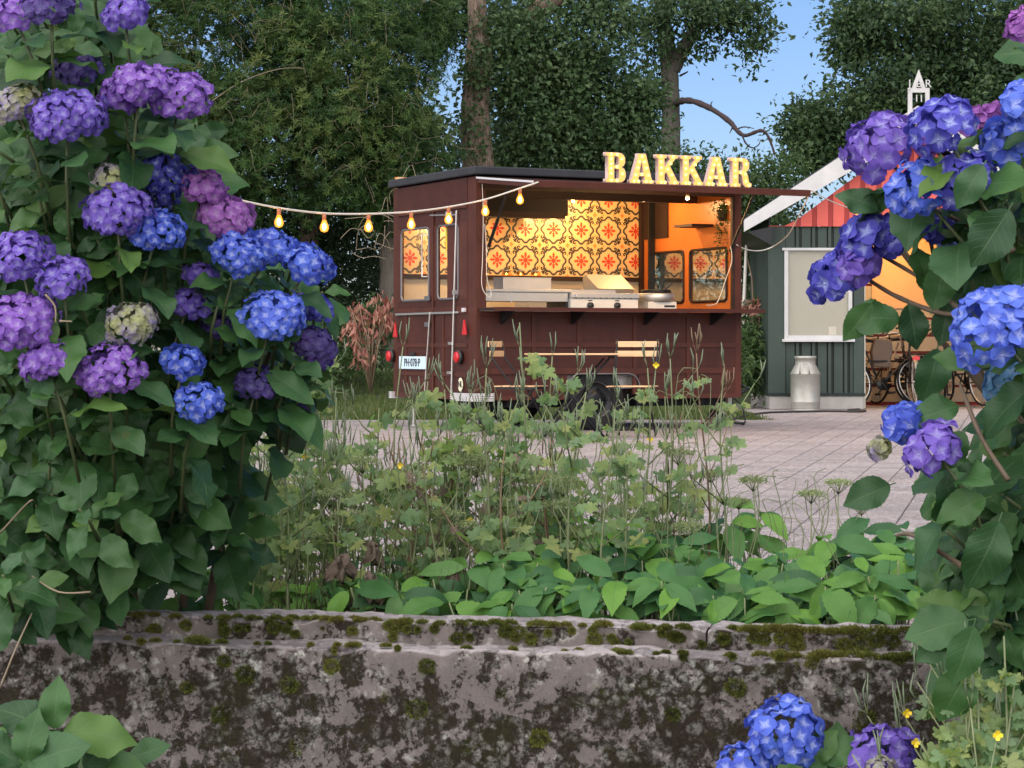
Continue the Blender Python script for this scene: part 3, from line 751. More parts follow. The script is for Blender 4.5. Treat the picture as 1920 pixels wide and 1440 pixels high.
# round crepe plate
u = U(1230, .35); e = Tt('crepe_maker', 'round steel crepe maker with a handle at the right end of the serving shelf', 'crepe maker', u, .35)
B().box(-.16, .16, -.13, .13, .0, .085).build('body', M['bone_white'], e, bevel=.004)
B().lathe([(.175, .09), (.185, .10), (.185, .16), (.178, .168), (.0001, .168)], n=40).build('hotplate', M['steel'], e, True)
B().lathe([(.15, .17), (.15, .20), (.14, .205), (.0001, .205)], n=32).build('plate_lid', M['black_metal'], e, True)
B().bar((.08, 0, .20), (.17, -.02, .27), .014).build('handle', M['black_plastic'], e); B().box(.02, .14, -.134, -.131, .03, .05).build('label_strip', M['print_dark'], e)
for x in (-.1, .0, .1): B().lathe([(.008, .086), (.008, .0895)], (x, -.1, 0), 8).build('foot', M['black_plastic'], e)
# white towel hung on the hatch jamb
e = Tt('hanging_cloth', 'pale grey cloth hanging beside the left jamb of the hatch', 'cloth', U(903, .25), .25, 1.72)
vs, fs = [], []
for j in range(9):
    for i in range(9): vs.append(((i/8-.5)*.10*(1+.3*j/8), .01*math.sin(i*1.7+j*.3), .12-.14*j/8))
for j in range(8):
    for i in range(8): fs.append((j*9+i, j*9+i+1, (j+1)*9+i+1, (j+1)*9+i))
o = np_mesh('cloth_sheet', vs, fs, M['silver_grille'], e, smooth=True); m_ = o.modifiers.new('s', 'SOLIDIFY'); m_.thickness = .003
# loose wires
def wire(name, pts, r, mat, lab, cat='cable', sm=True):
    # Catmull-Rom smoothing
    P_ = [Vector(p) for p in pts]; out = []
    for k in range(len(P_)-1):
        p0, p1, p2, p3 = P_[max(k-1, 0)], P_[k], P_[k+1], P_[min(k+2, len(P_)-1)]
        for j in range(6):
            t_ = j/6; out.append(.5*((2*p1)+(p2-p0)*t_+(2*p0-5*p1+4*p2-p3)*t_*t_+(3*p1-p0-3*p2+p3)*t_**3))
    out.append(P_[-1]); return tag(B().tube(out, r, 6).build(name, mat, smooth=sm), lab, cat)
tw = lambda px, py, v: tworld(U(px, v), v, Z(py, U(px, v), v))
wire('cable', [tw(904, 345, -.02), tw(906, 400, -.03), tw(905, 480, -.03), tw(903, 528, -.03), tw(908, 548, -.04), tw(919, 558, -.05), tw(920, 545, -.04), tw(913, 520, -.03), tw(912, 470, -.03), tw(909, 420, -.02)], .003, M['cable_white'], 'thin white cable looping down at the left jamb of the hatch')
wire('cable', [tw(1370, 462, -.04), tw(1372, 490, -.04), tw(1362, 520, -.05), tw(1352, 550, -.06), tw(1344, 568, -.08), tw(1335, 572, -.12), tw(1325, 572, -.15)], .004, M['cable_white'], 'white cable hanging down at the right post and ending on the shelf')
# ---- marquee letters standing on the hatch edge
def letter_outline(ch):
    if ch == 'B':
        o = [(0, 0), (.50, 0), (.62, .02), (.72, .09), (.76, .20), (.76, .34), (.72, .45), (.62, .52), (.70, .58), (.74, .68), (.74, .82), (.69, .92), (.60, .98), (.48, 1), (0, 1), (0, .88), (.08, .86), (.08, .14), (0, .12)]
        h = [[(.33, .13), (.33, .46), (.44, .46), (.50, .42), (.51, .20), (.47, .13)], [(.33, .58), (.33, .87), (.43, .87), (.49, .82), (.49, .63), (.44, .58)]]
    elif ch == 'A':
        o = [(0, 0), (.40, 0), (.40, .12), (.33, .13), (.355, .24), (.54, .24), (.565, .13), (.49, .12), (.49, 0), (.92, 0), (.92, .12), (.85, .14), (.62, 1), (.30, 1), (.30, .90), (.07, .14), (0, .12)]
        h = [[(.38, .37), (.45, .70), (.515, .37)]]
    elif ch == 'K':
        o = [(0, 0), (.42, 0), (.42, .12), (.34, .14), (.34, .33), (.39, .40), (.55, .14), (.50, .12), (.50, 0), (.90, 0), (.90, .12), (.83, .14), (.55, .62), (.76, .86), (.85, .88), (.85, 1), (.50, 1), (.50, .88), (.55, .87), (.34, .60), (.34, .86), (.42, .88), (.42, 1), (0, 1), (0, .88), (.09, .86), (.09, .14), (0, .12)]
        h = []
    else:
        o = [(0, 0), (.42, 0), (.42, .12), (.34, .14), (.34, .44), (.42, .44), (.48, .36), (.52, .10), (.60, .01), (.74, -.01), (.86, .03), (.86, .15), (.79, .16), (.75, .22), (.72, .40), (.64, .51), (.74, .60), (.77, .72), (.76, .85), (.70, .94), (.60, .99), (.48, 1), (0, 1), (0, .88), (.09, .86), (.09, .14), (0, .12)]
        h = [[(.34, .56), (.34, .87), (.44, .87), (.50, .82), (.51, .62), (.45, .56)]]
    return o, h
def letter_mesh(ch, H, dep, inset=0, y0=0):
    cu_ = bpy.data.curves.new('l', 'CURVE'); cu_.dimensions = '2D'; cu_.fill_mode = 'BOTH'; cu_.extrude = dep/2; cu_.offset = inset
    o, hs = letter_outline(ch)
    for pts in [o]+hs:
        s_ = cu_.splines.new('POLY'); s_.points.add(len(pts)-1); s_.use_cyclic_u = True
        for p_, (x, y) in zip(s_.points, pts): p_.co = (x*H, y*H, 0, 1)
    ob = bpy.data.objects.new('l', cu_); C.objects.link(ob); bpy.context.view_layer.update()
    me = bpy.data.meshes.new_from_object(ob.evaluated_get(bpy.context.evaluated_depsgraph_get())); bpy.data.objects.remove(ob)
    me.transform(Matrix.Translation((0, y0, 0)) @ Matrix.Rotation(rad(90), 4, 'X')); return me
def inside(pt, poly):
    x, y = pt; c_ = False
    for i in range(len(poly)):
        (x1, y1), (x2, y2) = poly[i], poly[i-1]
        if (y1 > y) != (y2 > y) and x < (x2-x1)*(y-y1)/(y2-y1)+x1: c_ = not c_
    return c_
t = NT('letter_face'); n = t.noise(t.objc, 14, 3); t.bsdf((.50, .27, .08), .4); t.b.inputs['Emission Color'].default_value = (1, .52, .10, 1)
t.b.inputs['Emission Strength'].default_value = .42; MAT['letter_face'] = t.m
simple('letter_side', (.55, .40, .34), .5, 0, .05)
LH = .275
marks = [(1133, 'B', 'first letter'), (1178, 'A', 'second letter'), (1227, 'K', 'third letter, a K'), (1273, 'K', 'fourth letter, the second K'), (1318, 'A', 'fifth letter, the second A'), (1366, 'R', 'sixth and last letter')]
BULBS = {'B': [(.2, .93), (.2, .77), (.2, .62), (.2, .46), (.2, .3), (.2, .07), (.42, .93), (.6, .78), (.42, .52), (.62, .3), (.42, .07)], 'A': [(.46, .9), (.36, .72), (.55, .72), (.3, .52), (.62, .52), (.45, .3), (.22, .28), (.70, .28), (.16, .07), (.32, .07), (.62, .07), (.8, .07)],
         'K': [(.2, .93), (.2, .75), (.2, .55), (.2, .35), (.2, .07), (.45, .5), (.56, .7), (.66, .93), (.6, .33), (.72, .07), (.33, .07)], 'R': [(.2, .93), (.2, .75), (.2, .55), (.2, .35), (.2, .07), (.42, .93), (.63, .78), (.42, .5), (.6, .45), (.62, .2), (.75, .07)]}
ucache = {}
for px, ch, nm in marks:
    uu = U(px, -1.12); z = 2.392-HDZ*1.12/HD+.012
    word = {'B': 'B', 'A': 'A', 'K': 'K', 'R': 'R'}[ch]
    lab = {'first letter': 'lit marquee letter B, first of the sign on the hatch edge', 'second letter': 'lit marquee letter A between the B and a K on the hatch edge',
           'third letter, a K': 'lit marquee letter K right after the first A', 'fourth letter, the second K': 'lit marquee letter K right before the second A',
           'fifth letter, the second A': 'lit marquee letter A just before the final R', 'sixth and last letter': 'lit marquee letter R, last of the sign on the hatch edge'}[nm]
    e = thing('marquee_letter', lab, 'sign letter', tworld(uu, -1.12, z), TH, 'lit letters on the hatch')
    if ch not in ucache: ucache[ch] = (letter_mesh(ch, LH, .05), letter_mesh(ch, LH, .004, -.006, -.0245), letter_mesh(ch, LH, .012, .0, -.03))
    a_ = link('letter_body', ucache[ch][0], e); 
    if not a_.data.materials: a_.data.materials.append(M['letter_side'])
    f_ = link('letter_face', ucache[ch][1], e, (0, -.0035, 0))
    if not f_.data.materials: f_.data.materials.append(M['letter_face'])
    if ch+'b' not in ucache:
        ucache[ch+'b'] = B().lathe([(.012, 0), (.0115, -.007), (.007, -.012), (.0001, -.014)], n=10, axis='y').mesh('bulb', M['warm_bulb_small'], True)
    for (x, y) in BULBS[ch]: link('bulb', ucache[ch+'b'], e, (x*LH, -.031, y*LH))
# ---- bistro table and chairs
bt_ = lambda px, Y, z=0: Vector(((px-960)/F*Y, Y, z))
TYd = 20.1; tc = bt_(1072, TYd); hw_ = 85/F*TYd
tb = thing('folding_table', 'small folding bistro table with slatted wooden top before the trailer', 'table', tc, rad(4))
for k in range(7): B().box(-hw_, hw_, -.27+k*.078, -.27+k*.078+.070, .730, .745).build('slat', M['slat_wood'], tb, bevel=.003)
fr = B().box(-hw_+.03, -hw_+.05, -.26, .26, .700, .724).box(hw_-.05, hw_-.03, -.26, .26, .700, .724); fr.build('top_frame', M['black_metal'], tb)
for y in (-.23, .23):
    B().tube([(-hw_+.09, y, .70), (0, y, .36), (hw_-.14, y, .015)], .011, 6).build('leg', M['black_metal'], tb, True)
    B().tube([(hw_-.09, y-.02*np.sign(y), .70), (0, y-.02*np.sign(y), .36), (-hw_+.14, y-.02*np.sign(y), .015)], .011, 6).build('leg', M['black_metal'], tb, True)
B().bar((0, -.23, .36), (0, .23, .36), .008).bar((hw_-.16, -.23, .06), (hw_-.16, .23, .06), .008).bar((-hw_+.16, -.23, .06), (-hw_+.16, .23, .06), .008).build('cross_bar', M['black_metal'], tb)
def bistro(label, loc, rz):
    e = thing('folding_chair', label, 'chair', loc, rz, 'folding bistro chairs at the table')
    # sitter looks towards -y of the chair; backrest at +y
    for k in range(5): B().box(-.20, .20, -.20+k*.078, -.20+k*.078+.068, .447, .457).build('seat_slat', M['slat_wood'], e, bevel=.003)
    for z in (.715, .80): 
        B().box(-.195, .195, .205+(z-.7)*.2, .219+(z-.7)*.2, z, z+.052).build('back_slat', M['slat_wood'], e, bevel=.003)
    for s in (-1, 1):
        B().tube([(s*.185, .235, .87), (s*.185, .20, .70), (s*.185, .0, .44), (s*.185, -.24, .012)], .009, 6).build('leg', M['black_metal'], e, True)
        B().tube([(s*.165, -.19, .435), (s*.165, .0, .25), (s*.165, .23, .012)], .009, 6).build('leg', M['black_metal'], e, True)
        B().box(s*.17-.008, s*.17+.008, -.2, .18, .425, .444).build('seat_rail', M['black_metal'], e)
    B().bar((-.185, -.2, .07), (.185, -.2, .07), .007).bar((-.165, .19, .07), (.165, .19, .07), .007).build('cross_bar', M['black_metal'], e)
bistro('folding chair with two pale back slats on the right of the bistro table', bt_(1186, 20.2), rad(-14))
bistro('folding chair seen edge-on at the left end of the bistro table', bt_(975, 20.3), rad(72))
# ---- string of bulbs
def bulb_mesh():
    g_ = B().lathe([(.013, -.035), (.018, -.05), (.029, -.075), (.031, -.092), (.022, -.112), (.0001, -.120)], n=20).mesh('glass', M['amber_glass'], True)
    f_ = B().lathe([(.0001, -.055), (.010, -.065), (.013, -.082), (.008, -.100), (.0001, -.106)], n=12).mesh('filament', M['filament'], True)
    s_ = B().lathe([(.009, .012), (.014, .004), (.014, -.036), (.0001, -.038)], n=14).mesh('socket', M['bulb_socket'], True)
    return g_, f_, s_
gm, fmn, sm_ = bulb_mesh()
c0 = tworld(.0, -HD-.02, 2.275)
pp = [(1011, 341, 20.3), (975, 353, 19.9), (910, 374, 19.3), (841, 388, 18.7), (771, 397, 18.1), (691, 401, 17.5), (608, 400, 16.9), (523, 390, 16.3), (430, 370, 15.7), (330, 335, 15.1), (230, 290, 14.5)]
cord = [P(*a) for a in pp]
t_ = thing('light_string', 'white cord with glowing filament bulbs from the hatch corner to the left bushes', 'string lights', cord[0])
def smooth_path(P_, n=6):
    out = []
    for k in range(len(P_)-1):
        p0, p1, p2, p3 = P_[max(k-1, 0)], P_[k], P_[k+1], P_[min(k+2, len(P_)-1)]
        for j in range(n):
            q_ = j/n; out.append(.5*((2*p1)+(p2-p0)*q_+(2*p0-5*p1+4*p2-p3)*q_*q_+(3*p1-p0-3*p2+p3)*q_**3))
    return out+[P_[-1]]
B().tube([p-cord[0] for p in smooth_path(cord)], .0075, 6).build('cord', M['cable_white'], t_, True)
def string_bulb(pos, root, light=1.6):
    e = bpy.data.objects.new('bulb', None); C.objects.link(e); e.parent = root; e.location = pos-root.location; e.scale = (1.08,)*3
    link('glass', gm, e); link('filament', fmn, e); link('socket', sm_, e)
    ld = bpy.data.lights.new('bulb_light', 'POINT'); ld.energy = light; ld.color = (1, .55, .2); ld.shadow_soft_size = .012
    lo = bpy.data.objects.new('bulb_light', ld); C.objects.link(lo); lo.parent = e; lo.location = (0, -.0, -.085)
for k in range(1, 10): string_bulb(cord[k]-Vector((0, 0, .012)), t_)
# string from the hatch's far tip to the shed
tip = tworld(L+.02, -HD-.02, 2.29)
pp2 = [tip, P(1560, 378, 23.5), P(1607, 395, 25.6), P(1690, 420, 27.5), P(1760, 430, 29)]
t_ = thing('light_string', 'short bulb string from the hatch tip across to the red gable', 'string lights', pp2[0])
B().tube([p-pp2[0] for p in smooth_path(pp2)], .006, 6).build('cord', M['cable_white'], t_, True)
string_bulb(pp2[2], t_, 2.5); string_bulb(pp2[3]+Vector((0, 0, -.01)), t_, 2.5)
wire('cable', [tip+Vector((0, 0, -.03)), P(1500, 400, 22.5), P(1478, 440, 23.2), P(1450, 462, 23.6), P(1425, 470, 23.4), P(1400, 468, 22.9), P(1381, 459, 22.55)], .006, M['cable_white'], 'slack white cable sagging between the hatch tip and the trailer post')
G_ = lambda px, Y: ((px-960)/F*Y, Y, .014)
wire('extension_cord', [G_(1395, 23.4), G_(1372, 24.6), G_(1400, 26.4), G_(1440, 27.6), G_(1500, 28.0), G_(1560, 28.2), G_(1610, 28.0), G_(1622, 28.5), G_(1590, 28.8), G_(1612, 29.2)], .012, M['cable_black'], 'black extension cord lying on the paving in front of the shed', 'cable')
# ================================================================ THE SHED
SY = 29.5; S = F/SY
sx = lambda px: (px-960)/S
sz = lambda py: CAMZ-(py-655)/S
shed = thing('wooden_shed', 'green board shed with red gable and white bargeboards right of the trailer', 'shed', (sx(1440), SY, 0))
X0 = sx(1440)
def sb(x0, x1, y0, y1, z0, z1, name, m, bevel=0): return B().box(x0-X0, x1-X0, y0-SY, y1-SY, z0, z1).build(name, m, shed, bevel=bevel)
XL, XR, XA = sx(1440), sx(1984), sx(1712)
ZG = sz(425)                                         # foot of the red gable
slope = (437-205)/(1712-1397)                        # underside of the bargeboard
zroof = lambda x: sz(211)-abs(x-XA)*slope+.02-.30
sb(XL+.02, sx(1620), SY-.02, SY+2.3, .0, .175, 'footing', M['concrete'], .01)
sb(XL, sx(1620)+.01, SY-.035, SY+.1, .176, .215, 'sill_board', M['green_batten'])
sb(XL, sx(1472), SY-.03, SY+.0, .216, ZG+.0, 'corner_board', M['green_board']); sb(sx(1600), sx(1619), SY-.03, SY, .216, ZG, 'corner_board', M['green_board'])
sb(sx(1620), sx(1620)+.012, SY-.03, SY+.1, .02, ZG, 'edge_strip', M['galvanised'])
sb(XL+.01, XL+.03, SY+.001, SY+2.3, .18, ZG+.1, 'side_wall', M['green_board'])
sb(XL+.03, sx(1620), SY+.02, SY+.04, .18, ZG, 'wall_lining', M['green_batten'])
WX0, WX1, WZa, WZb = sx(1470), sx(1597), sz(641), sz(465)
per = 30.2/S
# boards and battens under and over the window
x = sx(1472.5); k = 0
while x < sx(1598):
    bw = 17/S; x1 = min(x+bw, sx(1599.5))
    for (z0, z1) in ((.216, WZa-.002), (WZb+.002, ZG-.001)):
        sb(x+.004, x1, SY-.004, SY+.015, z0, z1, 'wall_board', M['green_board'])
        if x1+.012+7/S < sx(1599): sb(x1+.018, x1+.018+5.5/S, SY-.022, SY+.0, z0, z1, 'wall_batten', M['green_board'])
    x += per
# window: white frame, blind behind glass
def shed_window():
    e = bpy.data.objects.new('window', None); C.objects.link(e); e.parent = shed; e.location = (WX0-X0, 0, WZa)
    w, h = WX1-WX0, WZb-WZa
    b_ = B(); b_.box(0, .05, -.05, .01, .03, h-.03); b_.box(w-.05, w, -.05, .01, .03, h-.03); b_.build('frame', M['white_paint'], e, bevel=.004)
    B().box(-.03, w+.03, -.06, .01, h-.035, h).build('lintel', M['white_paint'], e, bevel=.004)
    B().box(-.03, w+.03, -.085, .01, 0, .035).build('sill', M['white_paint'], e, bevel=.004); B().box(.05, w-.05, -.045, .01, .0355, .085).build('bottom_rail', M['white_paint'], e)
    B().box(.051, w-.051, -.02, -.016, .086, h-.036).build('pane', M['window_glass'], e)
    B().box(.051, w-.051, .0, .008, .086, h-.036).build('blind', M['window_blind'], e); B().box(w-.30, w-.20, -.006, -.0005, .09, .20).build('blind_patch', simple('blind_patch', (.42, .38, .30), .7), e)
shed_window()
# red gable: boards cut along the slope, with battens
x = XL; k = 0
while x < XR-.02:
    for (a, b_, y0, y1, nm, mm) in ((x+.002, min(x+21/S, XR), -.05, -.022, 'gable_board', M['red_board']), (x+21/S, min(x+per-.001, XR), -.044, -.02, 'gable_batten', M['red_batten'])):
        if b_ <= a: continue
        q = [(a-X0, y0, ZG+.001), (b_-X0, y0, ZG+.001), (b_-X0, y0, max(ZG+.01, zroof(b_)))]
        if a < XA < b_: q.append((XA-X0, y0, zroof(XA)))
        q.append((a-X0, y0, max(ZG+.01, zroof(a))))
        B().prism(q, (0, y1-y0, 0)).build(nm, mm, shed)
    x += per
# bargeboards, roof planes and the finial
def slab(pts, d, name, m): return B().prism([(p[0]-X0, p[1]-SY, p[2]) for p in pts], d).build(name, m, shed)
ztop = sz(203); e0 = sx(1390); zl0, zl1 = sz(437), sz(415)
slab([(e0, SY-.34, zl0), (e0, SY-.34, zl1), (XA, SY-.34, ztop), (XA, SY-.34, sz(255))], (0, .035, 0), 'bargeboard', M['white_paint'])
e1 = 2*XA-e0
slab([(e1, SY-.34, zl0), (e1, SY-.34, zl1), (XA+.002, SY-.34, ztop), (XA+.002, SY-.34, sz(255))], (0, .035, 0), 'bargeboard', M['white_paint'])
for xe in (e0, e1):
    sgn = 1 if xe < XA else -1
    slab([(xe+sgn*.03, SY-.30, zl0+.14), (xe+sgn*.03, SY-.30, zl1-.015), (XA, SY-.30, ztop-.02), (XA, SY-.30, ztop-.10)], (0, 4.3, 0), 'roof_plane', M['roof_felt'])
slab([(sx(1397), SY-.29, sz(437)), (sx(1443), SY-.29, sz(427)), (sx(1443), SY-.29, sz(462))], (0, 2.5, 0), 'eave_soffit', M['black_metal'])
sb(sx(1620)+.02, XR, SY-.045, SY+.03, ZG-.12, ZG-.0, 'bay_lintel', M['green_batten']); sb(XR-.12, XR, SY-.03, SY+.1, .02, ZG-.121, 'bay_post', M['green_board'])
# makelaar (gable finial) with its cut-out letters
fn = bpy.data.objects.new('gable_finial', None); C.objects.link(fn); fn.parent = shed; fn.location = (sx(1713)-X0, -.38, sz(200))
w_ = 20/S
B().box(-w_, -w_+.055, 0, .03, -.45, .14).build('finial_post', M['white_paint'], fn); B().box(w_-.055, w_, 0, .03, -.45, .14).build('finial_post', M['white_paint'], fn)
B().box(-w_, w_, 0, .03, .141, .20).build('finial_bar', M['white_paint'], fn); B().box(-w_+.056, w_-.056, 0, .03, -.2, -.1).build('finial_bar', M['white_paint'], fn)
zt = 59/S
for s in (-1, 1): B().prism([(s*w_*.62, 0, .2005), (s*w_*.62-s*.055, 0, .2005), (0, 0, zt-.09), (0, 0, zt+.03)], (0, .03, 0)).build('finial_spire', M['white_paint'], fn)
for tx, x, z, sc_ in (('J', -w_+.02, .25, .14), ('B', .0, .245, .12), ('R', w_-.02, .25, .14), ('1', -.03, .06, .13), ('1', .03, .06, .13)):
    me = text_mesh(tx, sc_, .008); me.materials.append(M['white_paint']); link_m('letter', me, Matrix.Translation((x, -.01, z)) @ Matrix.Rotation(rad(90), 4, 'X'), fn)
simple('bay_plank', (.34, .28, .20), .7, 0, .2, 4)
# the open bay: back wall of cream planks, a plywood sheet, the bay lamp
bx0, bx1, BY = sx(1620)+.015, XR-.05, SY+2.2
z = .05; k = 0
while z < 2.9:
    sb(bx0, bx1, BY, BY+.02, z, min(z+.20, 2.95), 'back_plank', M['bay_plank']); z += .235
sb(bx0, bx1, BY+.05, BY+.06, .0, 3.0, 'back_lining', M['red_batten'])
t = NT('plywood'); n = t.noise(t.objc, 3, 5); t.bsdf(t.mix(n, (.46, .26, .12), (.60, .36, .17)), .55, 0, n, .1); MAT['plywood'] = t.m
sb(sx(1664)*1.03, sx(1664)*1.03+1.0, BY-.02, BY-.003, 1.35, 2.6, 'plywood_sheet', M['plywood'])
sb(bx1-.02, bx1, SY+.1, BY, .02, 2.6, 'bay_side', M['galvanised']); sb(bx0-.0, bx0+.02, SY+.1, BY, .02, 2.6, 'bay_side', M['cream_wall'])
sb(bx0, bx1, SY+.1, BY+.1, 2.62, 2.66, 'bay_ceiling', M['cream_wall'])
lp = bulb_lamp((sx(1722)-X0, 1.3, 2.42), 45, shed, .05, 'bay_lamp'); 
# ---- milk churn
mk = thing('milk_churn', 'dented grey metal milk churn standing before the shed window', 'milk churn', (sx(1511)*29.0/29.5, 29.05, 0))
s_ = 29.05/F
R_ = 27.5*s_
B().lathe([(R_*.99, .02), (R_, .03), (R_, .10), (R_*1.012, .105), (R_*1.012, .115), (R_, .12), (R_, .455), (R_*1.02, .46), (R_*1.02, .475), (R_*.98, .485), (R_*.74, .575), (R_*.70, .585), (R_*.70, .655), (R_*.74, .66), (R_*.75, .69), (R_*.70, .695), (R_*.70, .66), (.0001, .655)], n=48).build('churn_body', M['galvanised'], mk, True)
B().lathe([(R_*1.0, .0), (R_*1.01, .004), (R_*1.01, .019), (R_, .0195)], n=48).build('base_ring', M['galvanised'], mk, True)
for a in (-100, 80):
    e = B(); e.M = Matrix.Rotation(rad(a), 4, 'Z'); e.tube([(R_*.98, -.06, .47), (R_*1.08, -.06, .50), (R_*1.0, -.06, .585), (R_*.92, -.05, .60), (R_*.92, .05, .60), (R_*1.0, .06, .585), (R_*1.08, .06, .50), (R_*.98, .06, .47)], .009, 8); e.build('handle', M['galvanised'], mk, True)
# ---- bicycles in the bay
def bicycle(label, loc, rz, lean=0, paint=M['black_metal'], fender=M['black_metal'], extras=True):
    e = thing('bicycle', label, 'bicycle', loc, rz, 'bicycles in the shed bay'); e.rotation_euler = (lean, 0, rz)
    R = .33
    for x, nm in ((-.53, 'rear'), (.53, 'front')):
        w = bpy.data.objects.new('wheel', None); C.objects.link(w); w.parent = e; w.location = (x, 0, R)
        B().torus((0, 0, 0), R-.016, .016, 'y', 36, 8).build('tyre', M['rubber'], w, True); B().torus((0, 0, 0), R-.038, .010, 'y', 36, 6).build('rim', M['chrome'], w, True)
        sp = B(); sp.lathe([(.018, -.04), (.018, .04)], axis='y', n=10)
        for k in range(24):
            a = k*math.pi/12; b_ = a+(.5 if k % 2 else -.5); sp.bar((.018*math.cos(b_), (.03 if k % 4 < 2 else -.03), .018*math.sin(b_)), ((R-.04)*math.cos(a), 0, (R-.04)*math.sin(a)), .0018, 3)
        sp.build('spokes', M['chrome'], w)
        fb = B(); n_ = 14; a0, a1 = (rad(20), rad(200)) if nm == 'rear' else (rad(10), rad(150)); prev = None
        for k in range(n_+1):
            a = a0+(a1-a0)*k/n_; ring = [fb.pt(((R+.018-(.012 if abs(y) > .02 else 0))*math.cos(a), y, (R+.018-(.012 if abs(y) > .02 else 0))*math.sin(a))) for y in (-.03, -.015, 0, .015, .03)]
            if prev:
                for j in range(4): fb.face((prev[j], prev[j+1], ring[j+1], ring[j]))
            prev = ring
        f_ = fb.build('mudguard', fender, w, True); m_ = f_.modifiers.new('s', 'SOLIDIFY'); m_.thickness = .003
    fr = B(); bb_, sn, sc_, hd, hb_ = (-.08, 0, .30), (-.20, 0, .62), (-.26, 0, .86), (.36, 0, .82), (.40, 0, .62)
    for a, b_, r_ in ((bb_, sc_, .014), (bb_, hb_, .016), (sn, hb_, .014), (hb_, hd, .017), (bb_, (-.53, 0, .33), .010), (sn, (-.53, 0, .33), .008)): fr.bar(a, b_, r_, 8)
    fr.tube([hb_, (.44, 0, .52), (.53, -.045, .33)], .010, 6); fr.tube([hb_, (.44, 0, .52), (.53, .045, .33)], .010, 6); fr.build('frame', paint, e, True)
    B().tube([hd, (.35, 0, .98), (.36, -.12, 1.0), (.30, -.26, 1.02), (.14, -.30, 1.0)], .011, 8).tube([(.35, 0, .98), (.36, .12, 1.0), (.30, .26, 1.02), (.14, .30, 1.0)], .011, 8).build('handlebar', M['chrome'], e, True)
    for s in (-1, 1): B().bar((.20, s*.29, 1.005), (.10, s*.30, .995), .016, 8).build('grip', M['black_plastic'], e)
    sd_ = B(); ri = []
    for x, wd_, h in ((-.40, .09, .90), (-.36, .11, .92), (-.28, .10, .91), (-.18, .05, .905), (-.10, .025, .90)):
        ri.append([sd_.pt((x, wd_*math.cos(a), h+.025*math.sin(a))) for a in np.linspace(0, 2*math.pi, 10, endpoint=False)])
    for a_, b_ in zip(ri, ri[1:]):
        for j in range(10): sd_.face((a_[j], a_[(j+1) % 10], b_[(j+1) % 10], b_[j]))
    sd_.face(ri[0]); sd_.face(ri[-1]); sd_.build('saddle', M['black_plastic'], e, True)
    rk = B()
    for y in (-.06, 0, .06): rk.bar((-.78, y, .70), (-.32, y, .70), .006)
    for y in (-.07, .07): rk.bar((-.74, y, .70), (-.53, y*.8, .34), .005); rk.bar((-.45, y, .70), (-.53, y*.8, .34), .005)
    rk.bar((-.78, -.06, .70), (-.78, .06, .70), .006); rk.build('carrier', paint, e, True)
    B().prism([(-.80, -.05, .66), (-.80, 0, .68), (-.80, .05, .66), (-.80, .045, .62), (-.80, -.045, .62)], (.02, 0, 0)).build('rear_light', M['red_plastic'], e)
    cr = B(); cr.lathe([(.09, -.05), (.09, -.045), (.0001, -.045)], (-.08, 0, .30), 20, 'y'); cr.bar((-.08, -.07, .30), (.02, -.07, .16), .009); cr.bar((-.08, .07, .30), (-.18, .07, .44), .009); cr.box(-.02, .06, -.15, -.07, .15, .17); cr.box(-.22, -.14, .07, .15, .43, .45)
    cr.build('crankset', M['black_metal'], e, True)
    return e
by = 30.3
X_ = lambda px, Y: (px-960)/F*Y
bicycle('dark bicycle seen from behind with pale mudguard and red rear reflector', (X_(1722, 30.2), 30.75, .02), rad(88), rad(-4), fender=M['galvanised'])
bicycle('old bicycle with pale rims leaning at the left side of the shed bay', (X_(1650, 30.9), 31.0, .02), rad(168), rad(8), M['terra_twig'], M['bag_brown'])
bicycle('bicycle lying low behind the milk churn side of the bay, wheel turned outwards', (X_(1668, 30.2), 30.35, .02), rad(24), rad(-14))
bicycle('black bicycle with wide saddle on the right of the reflector bicycle', (X_(1775, 30.3), 30.75, .02), rad(70), rad(7))
bicycle('black bicycle furthest right under the big blue flower head', (X_(1815, 30.6), 30.9, .02), rad(108), rad(-6))
bicycle('dark bicycle squeezed between the pale-rimmed one and the reflector bicycle', (X_(1692, 30.6), 31.1, .02), rad(112), rad(5))
pk = thing('bicycle_bag', 'worn brown pannier bag hanging on a bicycle in the bay', 'bag', (X_(1662, 30.2), 30.5, .55), rad(10))
B().prism([(-.13, 0, 0), (.10, 0, -.02), (.15, 0, .22), (.13, 0, .36), (-.10, 0, .38), (-.15, 0, .2)], (0, .12, 0)).build('bag_body', M['bag_brown'], pk, bevel=.02)
B().tube([(-.08, -.01, .37), (-.05, -.03, .43), (.07, -.03, .43), (.10, -.01, .36)], .01, 6).build('strap', M['black_plastic'], pk, True)
# ================================================================ TREES AND SHRUBS
bark = NT('bark'); p = bark.objc
mp = bark.node('ShaderNodeMapping', i_Vector=p, i_Scale=(9, 9, 1.3)).outputs[0]
n = bark.noise(mp, 3, 6, .7, .8); n2 = bark.noise(p, 2, 4)
bark.bsdf(bark.mix(bark.step(n, .38, .62), (.09, .06, .045), bark.mix(n2, (.34, .24, .18), (.26, .21, .15))), .95, 0, n, 1.0, .04)
bark2 = NT('grey_bark'); p = bark2.objc; mp = bark2.node('ShaderNodeMapping', i_Vector=p, i_Scale=(9, 9, 2)).outputs[0]; n = bark2.noise(mp, 3, 6, .7)
bark2.bsdf(bark2.mix(n, (.05, .044, .038), (.19, .165, .13)), .95, 0, n, .9, .03)
simple('dead_wood', (.05, .032, .032), .9, 0, .3, 20, .5); simple('pale_twig', (.22, .17, .11), .8, 0, .3, 30)
